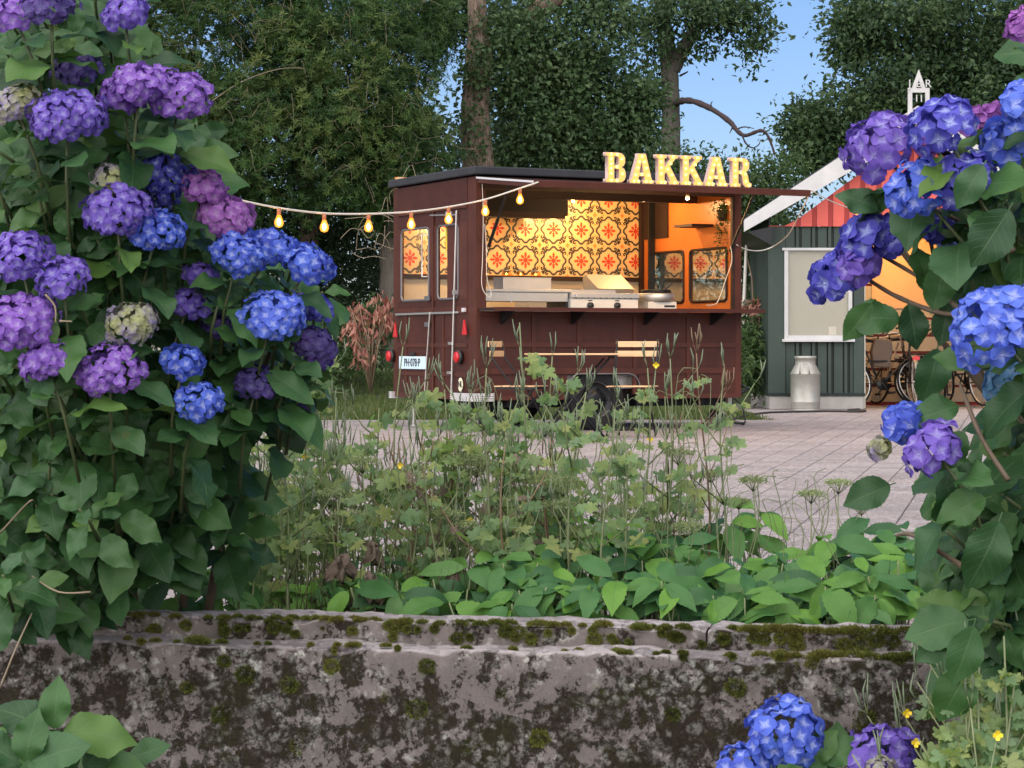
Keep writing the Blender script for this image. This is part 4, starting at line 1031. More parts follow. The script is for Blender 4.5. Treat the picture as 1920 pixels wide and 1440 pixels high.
def limb(pts, r0, r1, name, mat, parent, n=10, seed=0, rough=.12):
    P_ = smooth_path([Vector(p) for p in pts], 5); rs = []
    r = random.Random(seed)
    for k in range(len(P_)): rs.append((r0+(r1-r0)*k/(len(P_)-1))*(1+r.uniform(-rough, rough)))
    return B().tube(P_, rs, n).build(name, mat, parent, True)
def crown(name, lobes, nclump, nleaf, spread, l, w, mat, parent, seed, flat=1.0, shell=.55, updir=.2, keep=None, whorl=None):
    "lobes: (centre, (rx, ry, rz), weight); leaves sit in clumps scattered through the lobes, denser towards their outside"
    r = np.random.default_rng(seed); cs, rr = [], []
    wsum = sum(q[2] for q in lobes)
    for c, rad_, wt in lobes:
        n = max(1, int(nclump*wt/wsum)); d = unit(r.normal(0, 1, (n, 3))); q = r.uniform(shell**3, 1, n)**(1/3)
        q *= 1+.16*np.sin(d[:, 0]*7+seed)*np.cos(d[:, 2]*6+seed*2)
        cs.append(np.array(c)+d*q[:, None]*np.array(rad_)); rr.append(d)
    cs = np.concatenate(cs); rr = np.concatenate(rr)
    if keep is not None:
        m = np.array([keep(*c) for c in cs]); cs, rr = cs[m], rr[m]
    n = len(cs); per = r.integers(int(nleaf*.5), int(nleaf*1.5), n)
    idx = np.repeat(np.arange(n), per); off = r.normal(0, 1, (len(idx), 3))*spread*r.uniform(.6, 1.3, n)[idx][:, None]*np.array([1, 1, flat])
    pts = cs[idx]+off; out = rr[idx]*.8+off/spread*.5
    tone = r.uniform(0, 1, n)[idx]*.6+r.uniform(0, .4, len(idx))
    if whorl:                      # leaves grouped in small rosettes at twig tips
        m = len(pts); k = whorl; ax = unit(out+np.array([0, -.2, .7])+r.normal(0, .5, (m, 3)))
        t1 = unit(np.cross(ax, r.normal(0, 1, (m, 3)))); t2 = np.cross(ax, t1); P_, D_, N_, T_ = [], [], [], []
        for j in range(k):
            a = 2*np.pi*j/k+r.uniform(0, .5, m); d = t1*np.cos(a)[:, None]+t2*np.sin(a)[:, None]; d = unit(d+ax*r.uniform(.2, 1.4, m)[:, None])
            P_.append(pts+d*.004); D_.append(d); nn = unit(ax-d*np.sum(ax*d, 1)[:, None]); N_.append(nn); T_.append(tone)
        pts, d, nn, tone = np.concatenate(P_), np.concatenate(D_), np.concatenate(N_), np.concatenate(T_)
        ll = l*r.uniform(.6, 1.25, len(pts)); V = leaf_verts(pts, d, nn, ll, w*ll/l)
    else:
        m = len(pts); d = unit(r.normal(0, .8, (m, 3))+out*.6+np.array([0, 0, -updir])); nn = unit(r.normal(0, .55, (m, 3))+np.array([0, -.45, .75])); nn = unit(nn-d*np.sum(nn*d, 1)[:, None])
        ll = l*r.uniform(.35, 1.5, m); V = leaf_verts(pts, d, nn, ll, w*ll/l)
    return np_mesh(name, V, np.arange(len(V)).reshape(-1, 4), mat, parent, rnd=tone)
def px3(px, py, Y): return tuple(P(px, py, Y))
def lobe(px, py, Y, rx, ry, rz, wt=None):
    s_ = Y/F; r3 = (rx*s_, ry, rz*s_); return (px3(px, py, Y), r3, wt or (rx*rz)*s_*s_)
def rel(c, o): return tuple(Vector(c)-Vector(o))
def tree(name, label, cat, base, group=None): return thing(name, label, cat, base, 0, group)
def localise(root, ob):
    ob.parent = root; ob.matrix_parent_inverse = Matrix.Translation(root.location).inverted()
simple('mid_twig', (.15, .12, .075), .8)
# --- evergreen shrubs behind the string of bulbs
def twigs(name, seeds, n, length, mat, parent, r=.006, seed=1, droop=.6):
    rr = random.Random(seed); b_ = B()
    for (px, py, Y, rx, rz) in seeds:
        for k in range(n):
            a, b2 = rr.uniform(-1, 1), rr.uniform(-1, 1)
            p0 = P(px+a*rx, py+b2*rz, Y+rr.uniform(-.5, .2)); th = rr.uniform(0, 6.28); L_ = length*rr.uniform(.4, 1.2)
            dx, dz = math.cos(th)*L_*.8, math.sin(th)*L_
            b_.tube(smooth_path([p0, p0+Vector((dx*.35+rr.uniform(-.06, .06), -.05, dz*rr.uniform(.4, .8))), p0+Vector((dx*.7, -.12, dz*rr.uniform(.3, .9))), p0+Vector((dx, -.15, dz*.5-droop*L_*rr.uniform(0, .6)))], 3), r*.7, 4)
    o = tag(b_.build(name, mat, None, True), kind='stuff'); localise(parent, o); return o
e1 = tree('evergreen_tree', 'large dense evergreen with small glossy leaves filling the upper left behind the bulbs', 'tree', (X_(560, 31.5), 31.5, .3))
lb = [lobe(430, 60, 31.5, 230, 1.5, 200), lobe(640, 120, 31.2, 190, 1.4, 190), lobe(520, 280, 30.7, 240, 1.4, 150), lobe(720, 300, 30.9, 130, 1.1, 130), lobe(350, 330, 31, 160, 1.3, 130), lobe(760, 60, 31.8, 90, 1.1, 120), lobe(600, 10, 32, 250, 1.5, 120), lobe(690, 240, 31, 120, 1.2, 120)]
o = crown('crown', lb, 1500, 17, .12, .078, .021, MAT['evergreen_leaf'], None, 11, .8, .45, whorl=6); localise(e1, o)
o = crown('bright_shoots', [lobe(430, 120, 30.4, 200, .5, 140), lobe(560, 220, 29.8, 240, .4, 130), lobe(720, 230, 30.1, 120, .4, 150), lobe(620, 90, 30.2, 160, .4, 90)], 260, 10, .07, .085, .02, MAT['evergreen_leaf_pale'], None, 12, .8, .6, whorl=7); localise(e1, o)
o = limb([(e1.location.x, 31.8, 0), px3(580, 420, 31.8), px3(560, 250, 31.9), px3(600, 60, 32), px3(560, -150, 32)], .16, .05, 'trunk', bark.m, None); localise(e1, o)
for k, pts in enumerate(([px3(560, 300, 31.6), px3(450, 200, 31.2), px3(360, 140, 30.8)], [px3(575, 260, 31.6), px3(680, 170, 31), px3(760, 100, 30.8)], [px3(390, 195, 29.75), px3(450, 155, 29.7), px3(520, 130, 29.7), px3(570, 128, 29.75)], [px3(560, 380, 31.5), px3(470, 340, 30.6), px3(420, 330, 30.2)])):
    o = limb(pts, .008 if k == 2 else .035, .004, 'branch', MAT['pale_twig'] if k == 2 else bark.m, None, 7, k); localise(e1, o)
twigs('twigs', [(430, 130, 30.0, 150, 120), (560, 240, 29.6, 200, 120), (740, 260, 29.9, 110, 130), (600, 60, 30, 200, 60)], 26, .5, MAT['mid_twig'], e1, .0032, 3, .15)
e2 = tree('evergreen_tree', 'paler evergreen bush glimpsed at the far left behind the hydrangeas', 'tree', (X_(90, 30.5), 30.5, .3))
lb = [lobe(60, 60, 30.5, 180, 1.3, 150), lobe(200, 170, 30.5, 160, 1.2, 150), lobe(40, 280, 30.5, 180, 1.2, 160), lobe(-80, 150, 31, 150, 1.2, 260), lobe(180, -40, 31, 200, 1.2, 100), lobe(150, 460, 31, 260, 1.2, 180)]
o = crown('crown', lb, 850, 19, .12, .078, .021, MAT['evergreen_leaf_pale'], None, 21, .8, .5, whorl=6); localise(e2, o)
twigs('twigs', [(80, 120, 29.6, 120, 100), (190, 60, 29.6, 100, 60)], 22, .5, MAT['mid_twig'], e2, .0035, 8, .15)
o = limb([(e2.location.x, 31, 0), px3(100, 350, 31), px3(60, 100, 31)], .12, .05, 'trunk', bark.m, None); localise(e2, o)
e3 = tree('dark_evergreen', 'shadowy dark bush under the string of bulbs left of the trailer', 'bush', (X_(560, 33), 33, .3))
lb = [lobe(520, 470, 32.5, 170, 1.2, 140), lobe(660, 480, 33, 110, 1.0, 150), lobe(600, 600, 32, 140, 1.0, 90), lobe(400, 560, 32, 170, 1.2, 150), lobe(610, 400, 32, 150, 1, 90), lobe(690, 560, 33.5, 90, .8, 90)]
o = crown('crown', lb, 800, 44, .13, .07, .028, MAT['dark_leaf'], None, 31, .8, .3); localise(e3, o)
o = limb([(e3.location.x, 33, 0), px3(560, 560, 33), px3(570, 400, 33)], .1, .04, 'trunk', bark.m, None); localise(e3, o)
o = limb([px3(742, 690, 31.5), px3(738, 560, 31.5), px3(735, 440, 31.5), px3(738, 330, 31.5)], .20, .16, 'tree_trunk', bark2.m, None)
e4 = tree('bare_trunk', 'plain brown trunk standing close behind the trailer\'s rear corner', 'tree', (X_(740, 31.5), 31.5, .3)); localise(e4, o); o.name = 'trunk'
twigs('twigs', [(690, 430, 29, 50, 50), (730, 400, 29, 30, 40)], 9, .5, MAT['pale_twig'], e4, .006, 5)
# --- ivy-clad trunks
iv = tree('ivy_clad_tree', 'tall trunk wrapped in ivy rising behind the roof of the trailer', 'tree', (X_(900, 33), 33, .3))
o = limb([px3(905, 660, 33), px3(905, 420, 33), px3(905, 310, 33), px3(895, 200, 33), px3(905, 120, 33), px3(895, 30, 33), px3(897, -90, 33)], .19, .13, 'trunk', bark.m, None, 14, 2, .05); localise(iv, o)
o = limb([px3(890, 330, 33.05), px3(882, 230, 32.95), px3(885, 150, 32.95), px3(890, 60, 33)], .17, .10, 'stem', bark.m, None, 12, 3, .06); localise(iv, o)
o = limb([px3(985, 55, 34), px3(1010, 20, 33.8), px3(1045, -10, 33.6), px3(1100, -80, 33.4)], .16, .17, 'branch', bark.m, None, 12, 5, .06); localise(iv, o)
lb = [lobe(888, 250, 32.75, 26, .15, 60, .12), lobe(900, 130, 32.75, 28, .2, 60, .2), lobe(925, 60, 32.9, 30, .2, 60, .2), lobe(875, 180, 32.7, 16, .12, 80, .08)]
o = crown('ivy', lb, 110, 16, .07, .062, .05, MAT['ivy_leaf'], None, 41, 1, .5); localise(iv, o)
lb = [lobe(970, 110, 33.6, 65, .9, 95), lobe(1060, 90, 33.8, 105, 1.0, 100), lobe(1100, 190, 33.8, 85, .9, 95), lobe(1000, 220, 33.6, 70, .9, 90), lobe(1150, 270, 34, 80, .8, 50), lobe(1020, 300, 33.8, 90, .8, 50), lobe(960, 10, 34, 60, .8, 50), lobe(1130, 10, 34, 75, .8, 50), lobe(1195, 210, 34, 35, .6, 60, .4), lobe(830, 20, 34, 50, .8, 60, .4)]
o = crown('crown', lb, 1000, 28, .15, .08, .058, MAT['ivy_leaf'], None, 42, .9, .25); localise(iv, o)
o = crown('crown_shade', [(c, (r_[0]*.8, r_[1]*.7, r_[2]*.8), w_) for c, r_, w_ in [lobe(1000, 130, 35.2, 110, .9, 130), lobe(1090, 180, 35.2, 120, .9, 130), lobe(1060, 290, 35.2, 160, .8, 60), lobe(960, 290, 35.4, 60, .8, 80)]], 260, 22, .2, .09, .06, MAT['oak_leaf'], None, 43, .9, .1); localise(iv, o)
# --- oak with the dead branch
ok = tree('oak_tree', 'oak with forked trunk and a bare dead branch against the sky', 'tree', (X_(1258, 38), 38, .3))
o = limb([px3(1258, 640, 38), px3(1258, 400, 38), px3(1257, 300, 38), px3(1258, 230, 38), px3(1256, 150, 38), px3(1250, 90, 38), px3(1240, 0, 38), px3(1232, -100, 38)], .185, .115, 'trunk', bark2.m, None, 14, 6, .05); localise(ok, o)
o = limb([px3(1262, 130, 38), px3(1277, 100, 37.9), px3(1300, 60, 37.8), px3(1325, 10, 37.7), px3(1350, -60, 37.6)], .135, .09, 'branch', bark2.m, None, 12, 7, .08); localise(ok, o)
db_ = [px3(1262, 200, 37.95), px3(1275, 190, 37.6), px3(1300, 190, 37.3), px3(1335, 205, 37), px3(1368, 228, 36.8), px3(1382, 245, 36.7), px3(1398, 254, 36.6), px3(1425, 245, 36.5), px3(1438, 252, 36.5), px3(1448, 275, 36.5), px3(1453, 292, 36.5)]
o = limb(db_, .062, .014, 'dead_branch', MAT['dead_wood'], None, 8, 9, .18); localise(ok, o)
for k, pts in enumerate(([(1338, 207, 37), (1333, 196, 37), (1336, 190, 37)], [(1380, 243, 36.7), (1395, 238, 36.7), (1414, 241, 36.7)], [(1392, 254, 36.6), (1398, 268, 36.6), (1410, 277, 36.6), (1422, 272, 36.6), (1426, 262, 36.6)], [(1431, 247, 36.5), (1434, 238, 36.5)], [(1375, 236, 36.8), (1368, 250, 36.8)])):
    o = limb([px3(*q) for q in pts], .016, .006, 'twig', MAT['dead_wood'], None, 6, k); localise(ok, o)
o = limb([px3(1275, 142, 38), px3(1285, 137, 38), px3(1290, 134, 38)], .02, .01, 'twig', MAT['dead_wood'], None, 6); localise(ok, o)
lb = [lobe(1210, 60, 38, 35, .6, 75, .7), lobe(1225, 150, 37.8, 22, .5, 40, .25), lobe(1275, 15, 37.5, 60, .7, 45, .7), lobe(1330, 60, 37.6, 30, .5, 40, .25), lobe(1390, 25, 37.5, 60, .7, 50, .9), lobe(1350, 10, 37.5, 60, .7, 35, .5), lobe(1415, 80, 37.3, 28, .4, 22, .2), lobe(1402, 125, 37.2, 10, .2, 20, .05), lobe(1310, 85, 37.5, 16, .3, 20, .1), lobe(1210, 290, 37.5, 45, .5, 40, .35), lobe(1250, 45, 37.6, 30, .5, 60, .4), lobe(1222, 195, 37.9, 12, .3, 30, .1)]
o = crown('crown', lb, 430, 18, .13, .095, .05, MAT['oak_leaf'], None, 51, .8, .1); localise(ok, o)
# --- big tree on the right
rt = tree('broadleaf_tree', 'broad dark tree filling the sky right of the gap, behind the red gable', 'tree', (X_(1760, 42), 42, .3))
o = limb([px3(1760, 660, 42), px3(1750, 400, 42), px3(1740, 200, 42), px3(1760, -60, 42)], .3, .16, 'trunk', bark2.m, None, 12, 8); localise(rt, o)
for k, pts in enumerate(([px3(1745, 300, 42), px3(1650, 230, 41.5), px3(1560, 225, 41.2), px3(1510, 240, 41)], [px3(1745, 160, 42), px3(1660, 80, 41.5), px3(1600, 20, 41.2)], [px3(1750, 200, 42), px3(1840, 100, 41.5), px3(1900, 40, 41)])): o = limb(pts, .1, .03, 'branch', bark2.m, None, 8, k); localise(rt, o)
lb = [lobe(1680, 30, 41.5, 110, 1.6, 100), lobe(1600, 60, 41.5, 32, .7, 70, .6), lobe(1800, 60, 41.5, 130, 1.6, 110), lobe(1660, 160, 41.3, 90, 1.4, 80), lobe(1770, 190, 41.2, 130, 1.5, 90), lobe(1590, 225, 41.1, 90, 1.1, 55), lobe(1520, 235, 41, 40, .7, 32, .6), lobe(1530, 285, 41, 30, .7, 40, .6), lobe(1880, 170, 41.5, 90, 1.4, 130), lobe(1600, 280, 41.2, 80, 1, 45), lobe(1960, 60, 41.5, 90, 1.4, 150), lobe(1860, 280, 41, 120, 1.2, 90), lobe(1940, 400, 41, 100, 1.2, 120)]
o = crown('crown', lb, 1900, 30, .20, .105, .06, MAT['oak_leaf'], None, 61, .75, .2); localise(rt, o)
# --- shrubs behind the sign and between trailer and shed
sh_ = tree('hazel_bush', 'mid green leafy bushes showing behind the lit letters', 'bush', (X_(1380, 37), 37, .35))
lb = [lobe(1300, 320, 37, 60, .8, 42), lobe(1400, 335, 37, 70, .8, 48), lobe(1470, 330, 37, 45, .8, 45), lobe(1230, 320, 37, 60, .8, 35), lobe(1420, 420, 37, 60, .8, 90), lobe(1440, 520, 37.5, 60, .8, 100), lobe(1120, 330, 37, 90, .8, 30), lobe(1300, 420, 37.5, 120, .8, 80)]
o = crown('crown', lb, 800, 26, .15, .08, .04, MAT['shrub_leaf'], None, 71, .8, .2); localise(sh_, o)
twigs('twigs', [(1405, 520, 33, 20, 80)], 14, .9, MAT['pale_twig'], sh_, .008, 12, .1)
o = B().tube([P(1393, 700, 31), P(1394, 600, 31), P(1398, 500, 31), P(1400, 440, 31)], [.03, .028, .024, .016], 8).build('stem', MAT['bone_white'], None, True); localise(sh_, o)
o = B().tube([P(1415, 700, 31), P(1414, 600, 31), P(1410, 520, 31), P(1398, 470, 31)], [.018, .016, .014, .008], 8).build('stem', MAT['pale_twig'], None, True); localise(sh_, o)
# laurel with big leaves right of the trailer
la = tree('laurel_bush', 'glossy green leafy bush in the gap between trailer and shed', 'bush', (X_(1415, 30.5), 30.5, .1))
o = crown('leaves', [lobe(1415, 640, 30.5, 42, .6, 60), lobe(1400, 690, 30, 30, .5, 40), lobe(1440, 700, 30.5, 30, .5, 40)], 120, 14, .10, .12, .045, MAT['shrub_leaf'], None, 72, 1, .1); localise(la, o)
def copper(label, spots, seed, base):
    e = tree('copper_shrub', label, 'shrub', base)
    r = np.random.default_rng(seed); pts = []
    for (px, py, Y, rx, rz, n) in spots:
        for k in range(n):
            q = P(px+r.normal(0, rx*.5), py+r.normal(0, rz*.5), Y+r.normal(0, .15)); pts.append(tuple(q))
    pts = np.array(pts); n = len(pts); d = unit(r.normal(0, .35, (n, 3))+np.array([0, 0, -1.])); nn = unit(np.cross(d, r.normal(0, 1, (n, 3))))
    ll = r.uniform(.09, .18, n); V = leaf_verts(pts, d, nn, ll, ll*.36, .3)
    o = np_mesh('leaves', V, np.arange(n*4).reshape(n, 4), MAT['copper_foliage'], None, rnd=r.uniform(0, 1, n)); localise(e, o)
    b_ = B()
    for k in range(0, n, 6): b_.tube([Vector(pts[k]), Vector(pts[k])*.5+Vector(base)*.5+Vector((0, 0, .2)), Vector(base)], [.004, .007, .01], 4)
    o = b_.build('stems', MAT['terra_twig'], None, True); localise(e, o); return e
copper('shrub with drooping copper pink leaves on the lawn left of the trailer', [(690, 600, 30, 40, 40, 110), (720, 580, 30, 25, 30, 70), (660, 610, 30, 15, 30, 40), (680, 660, 30, 25, 20, 40), (650, 580, 30, 6, 8, 6)], 5, (X_(695, 30), 30, .2))
copper('shrub with copper pink leaf tips between the trailer and the shed', [(1410, 568, 30.7, 30, 14, 70), (1430, 575, 30.7, 20, 12, 40)], 6, (X_(1415, 30.7), 30.7, .1))
lw = tree('low_shrub', 'low green shrubs and perennials around the copper leaves left of the trailer', 'shrub', (X_(660, 30.5), 30.5, .25))
o = crown('leaves', [lobe(600, 640, 31, 70, .5, 60), lobe(700, 670, 30.2, 50, .4, 26), lobe(640, 670, 30.5, 50, .4, 26), lobe(560, 700, 29, 60, .5, 50), lobe(600, 735, 26.5, 32, .3, 25), lobe(700, 610, 30.3, 40, .3, 40, .15)], 300, 17, .09, .07, .032, MAT['shrub_leaf'], None, 74, .8, .2); localise(lw, o)
# --- far wood closing the background
r = np.random.default_rng(9)
fw = []
for k in range(34):
    px = -1150+k*95; top = 330 if 1180 < px < 1620 else (150 if px < 1180 else 200)
    if px > 1620: top = 120
    for j in range(3):
        fw.append(lobe(px+r.uniform(-30, 30), top+120+j*130, 54+r.uniform(-1, 3), 85, 1.2, 100))
for px, py in ((-100, 60), (60, 40), (200, 120), (330, 60), (430, 200), (560, 100), (660, 200), (780, 240), (700, 60), (820, 330), (960, 240), (1060, 240), (1880, 100), (1990, 150)): fw.append(lobe(px, py, 50, 90, 1.2, 100))
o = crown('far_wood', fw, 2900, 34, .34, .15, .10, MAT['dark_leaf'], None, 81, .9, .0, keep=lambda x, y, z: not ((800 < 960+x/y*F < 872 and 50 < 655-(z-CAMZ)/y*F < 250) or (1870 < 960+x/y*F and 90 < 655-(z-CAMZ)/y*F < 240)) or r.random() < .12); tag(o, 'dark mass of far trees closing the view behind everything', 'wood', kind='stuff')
# ================================================================ THE OLD WALL IN FRONT
WROT = rad(-10.7); WO = Vector((0, 4.853, 0))
t = NT('wall_stone'); p = t.objc
big = t.noise(p, 2.2, 5, .65, .4); med = t.noise(p, 15, 8, .8); fine = t.noise(p, 90, 8, .85); grit = t.noise(p, 260, 3, .8)
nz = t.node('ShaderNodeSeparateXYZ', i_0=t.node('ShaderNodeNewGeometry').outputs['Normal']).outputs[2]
base = t.mix(big, (.135, .108, .100), (.24, .21, .198)); base = t.mix(t.step(t.noise(p, 14, 6, .75), .42, .66), base, (.125, .112, .098))
zz = t.node('ShaderNodeSeparateXYZ', i_0=p).outputs[2]; upper = t.step(zz, .02, .12)
moss_m = t.step(t.math('SUBTRACT', t.math('ADD', t.math('MULTIPLY', med, .7), t.math('MULTIPLY', t.noise(p, 4.2, 6, .75), .42)), t.math('MULTIPLY', upper, .035)), .540, .575)
mosscol = t.mix(t.step(t.noise(p, 6, 4), .4, .65), (.070, .050, .036), (.070, .066, .026)); mosscol = t.mix(t.step(fine, .35, .65), (.018, .014, .010), mosscol)
lich = t.node('ShaderNodeTexVoronoi', feature='F1', i_Scale=42); t.set(lich.inputs['Vector'], t.node('ShaderNodeVectorMath', operation='ADD', i_0=p, i_1=t.node('ShaderNodeVectorMath', operation='SCALE', i_0=t.node('ShaderNodeTexNoise', i_Vector=p, i_Scale=30).outputs['Color'], i_3=.05).outputs[0]).outputs[0])
lm = t.math('MULTIPLY', t.math('SUBTRACT', 1, t.step(lich.outputs['Distance'], .25, .55)), t.step(t.noise(p, 4.5, 6, .75), .47, .56)); lm = t.math('MULTIPLY', lm, t.step(fine, .42, .52), clamp=True)
lich_c = t.mix(fine, (.30, .29, .25), (.62, .62, .55))
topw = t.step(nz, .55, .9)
col = t.mix(t.math('MULTIPLY', moss_m, t.math('SUBTRACT', 1, topw), clamp=True), base, mosscol)
col = t.mix(t.math('MULTIPLY', lm, t.math('ADD', .6, t.math('MULTIPLY', upper, .4))), col, lich_c)
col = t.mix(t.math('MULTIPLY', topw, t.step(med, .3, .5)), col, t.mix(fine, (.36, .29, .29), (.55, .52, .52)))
col = t.mix(t.math('MULTIPLY', t.step(grit, .6, .7), .35), col, (.02, .018, .016))
h = t.math('ADD', t.math('MULTIPLY', moss_m, t.math('MULTIPLY', fine, 1.4)), t.math('ADD', t.math('MULTIPLY', med, .6), t.math('MULTIPLY', grit, .25)))
t.bsdf(col, .92, 0, h, .9, .012, .2); stone_mat = t.m
wall = thing('stone_wall', 'low lichen-spotted sandstone wall running across the foreground', 'wall', WO, WROT)
def block(name, s0, s1, y0, y1, z0, z1, seed, rr=.012, res=.012, lip=0):
    "weathered block: rounded box grid displaced by noise (front, top and back faces)"
    prof = []
    def seg(a, b_, n):
        for k in range(n): prof.append((a[0]+(b_[0]-a[0])*k/n, a[1]+(b_[1]-a[1])*k/n))
    nzr = max(3, int((z1-z0)/res)); nyr = max(3, int((y1-y0)/res))
    if nzr > 60: nzr = 60
    seg((y0, z0), (y0, z1-rr), nzr); 
    for k in range(4): a = rad(90*k/4); prof.append((y0+rr-rr*math.cos(a), z1-rr+rr*math.sin(a)))
    seg((y0+rr, z1), (y1-rr, z1), nyr)
    for k in range(4): a = rad(90*k/4); prof.append((y1-rr+rr*math.sin(a), z1-rr+rr*math.cos(a)))
    prof.append((y1, z1-rr)); prof.append((y1, z0))
    ns = int((s1-s0)/res); vs, fs = [], []
    for i in range(ns+1):
        s = s0+(s1-s0)*i/ns; ed = min(1, min(i, ns-i)/2.0); sh = (1-ed)*.008
        for (y, z) in prof:
            v = Vector((s*5, y*5, z*5+seed)); a1 = noise.noise(v)*.010; a2 = noise.noise(v*4)*.0045; a3 = noise.noise(v*11)*.002
            front = 1 if y < (y0+y1)/2 else -1
            dz = (a1*.9+a2+a3) if z > z1-rr*1.5 else 0
            edge_chip = max(0, noise.noise(Vector((s*9, seed, 3))))*.018 if (z > z1-.02 and y < y0+.02) else 0
            vs.append((s, y+front*(sh+edge_chip*.6)-(a1+a2*1.3+a3*1.4)*front*(1 if z < z1 else .3), z+dz-sh-edge_chip))
    m = len(prof)
    for i in range(ns):
        for k in range(m-1): fs.append((i*m+k, (i+1)*m+k, (i+1)*m+k+1, i*m+k+1))
    fs.append(None) if False else None
    return np_mesh(name, vs, fs, stone_mat, wall, smooth=True)
for s0, s1, sd_ in ((-2.8, 2.8, 1.0),): block('wall_block', s0, s1, 0, .36, -1.0, .136, sd_, .014, .010)
for s0, s1, sd_ in ((-2.82, .401, 9.0), (.405, 2.82, 15.0)): block('coping_block', s0, s1, .115, .27, .08, .180, sd_, .010, .009)
def wl_(s, y, z): return Matrix.Rotation(WROT, 4, 'Z') @ Vector((s, y, z)) + WO
def s_at(px, y=0.0):
    k = (px-960)/F; c_, s_ = math.cos(WROT), math.sin(WROT)   # x = s c - y s_, Y = 4.853 + s s_ + y c
    return (k*(WO.y+y*c_)+y*s_)/(c_-k*s_)
# ---- moss cushions on ledge and coping
foliage('moss', [(.05, .055, .014), (.10, .12, .025), (.20, .22, .05), (.13, .08, .03)], .9, .15, .1)
rm = np.random.default_rng(17); MV, MR = [], []
cush = []
for (px, w, k) in [(165, 50, 2), (330, 24, 2), (420, 24, 2), (445, 20, 2), (470, 22, 2), (515, 30, 2), (540, 20, 2), (610, 26, 2), (630, 34, 2), (700, 30, 2), (735, 22, 2), (755, 34, 2), (790, 22, 2), (825, 26, 2), (862, 36, 2), (900, 28, 2), (930, 30, 2), (955, 26, 2), (1010, 42, 2), (1035, 30, 2), (1130, 40, 2), (1200, 44, 2), (1245, 30, 2), (1280, 30, 2), (1420, 34, 2), (1480, 50, 2), (1530, 40, 2), (1600, 60, 2), (1650, 60, 2), (1700, 50, 2), (1560, 30, 2), (260, 40, 2), (290, 24, 2),
               (370, 50, 1), (1165, 26, 1), (1155, 16, 1), (1280, 20, 1), (1490, 30, 1), (1530, 44, 1), (1600, 56, 1), (1710, 42, 1), (1690, 30, 1), (240, 14, 1), (265, 12, 1), (580, 10, 1), (630, 12, 1), (1460, 24, 1), (1560, 34, 1)]:
    y = .115 if k == 2 else .012; s = s_at(px, y); r_ = w/2*(WO.y)/F
    cush.append((s, y+rm.uniform(-.004, .012), (.178 if k == 2 else .137)+rm.uniform(-.004, .003), r_))
    for j in range(2): cush.append((s+rm.uniform(-1, 1)*r_*.9, y+rm.uniform(-.006, .02), (.176 if k == 2 else .134)-rm.uniform(0, .03 if k == 2 else .015), r_*rm.uniform(.35, .7)))
for k in range(70):   # smaller ones scattered along both edges
    px = rm.uniform(120, 1760); e_ = rm.random() < .7; y = .115 if e_ else .008; cush.append((s_at(px, y), y+rm.uniform(-.003, .03), (.178 if e_ else .136), rm.uniform(.005, .014)))
for k in range(26):   # the thick bright moss towards the right end
    px = rm.uniform(1400, 1760); e_ = rm.random() < .5; y = .115 if e_ else .01; cush.append((s_at(px, y), y+rm.uniform(-.004, .012), (.176 if e_ else .137), rm.uniform(.016, .030)))
for k in range(46):   # cushions on the face of the coping and front block
    s = rm.uniform(-1.3, 1.4); cush.append((s, .112, rm.uniform(.145, .172), rm.uniform(.006, .016)))
for (px, py, w) in [(540, 1285, 45), (460, 1265, 50), (420, 1240, 30), (780, 1330, 60), (720, 1310, 40), (1010, 1385, 50), (800, 1250, 40), (1260, 1340, 40), (620, 1250, 40), (940, 1300, 40), (1130, 1290, 45), (1380, 1290, 50), (420, 1340, 60), (560, 1400, 50), (880, 1400, 45), (1560, 1290, 50), (1620, 1350, 60), (1700, 1300, 60), (350, 1290, 40), (700, 1400, 40)]:
    s = s_at(px); Y = WO.y+s*math.sin(WROT); cush.append((s, .004, CAMZ-(py-655)/F*Y, w/2*Y/F*.8))
for (s, y, z, r_) in cush:
    n = int(260+r_*26000); d = unit(rm.normal(0, 1, (n, 3))); front = y < .01 or (y > .1 and z < .172)
    d[:, 2] = np.abs(d[:, 2]) if not front else d[:, 2]; d[:, 1] = -np.abs(d[:, 1]) if front else d[:, 1]
    amp = 1+.25*np.sin(d[:, 0]*9+s*40)*np.cos(d[:, 1]*8)
    sc3 = np.array([r_, r_*(.55 if not front else .35), r_*(.5 if not front else .8)]); pts = np.array([s, y, z])+d*sc3*amp[:, None]*rm.uniform(.75, 1, n)[:, None]
    nn = unit(d/np.array([1, .6, .5])+rm.normal(0, .5, (n, 3))); ln = rm.uniform(.003, .0075, n)
    sd = unit(np.cross(nn, rm.normal(0, 1, (n, 3))))*.0011
    MV.append(np.stack([pts-sd, pts+sd, pts+nn*ln[:, None]], 1).reshape(-1, 3)); MR.append(np.clip(rm.normal(.35 if front else .5, .22, n)+.25*math.sin(s*13), 0, 1))
MV = np.concatenate(MV); MR = np.concatenate(MR)
o = np_mesh('moss', MV, np.arange(len(MV)).reshape(-1, 3), MAT['moss'], wall, rnd=MR); tag(o, kind='stuff')

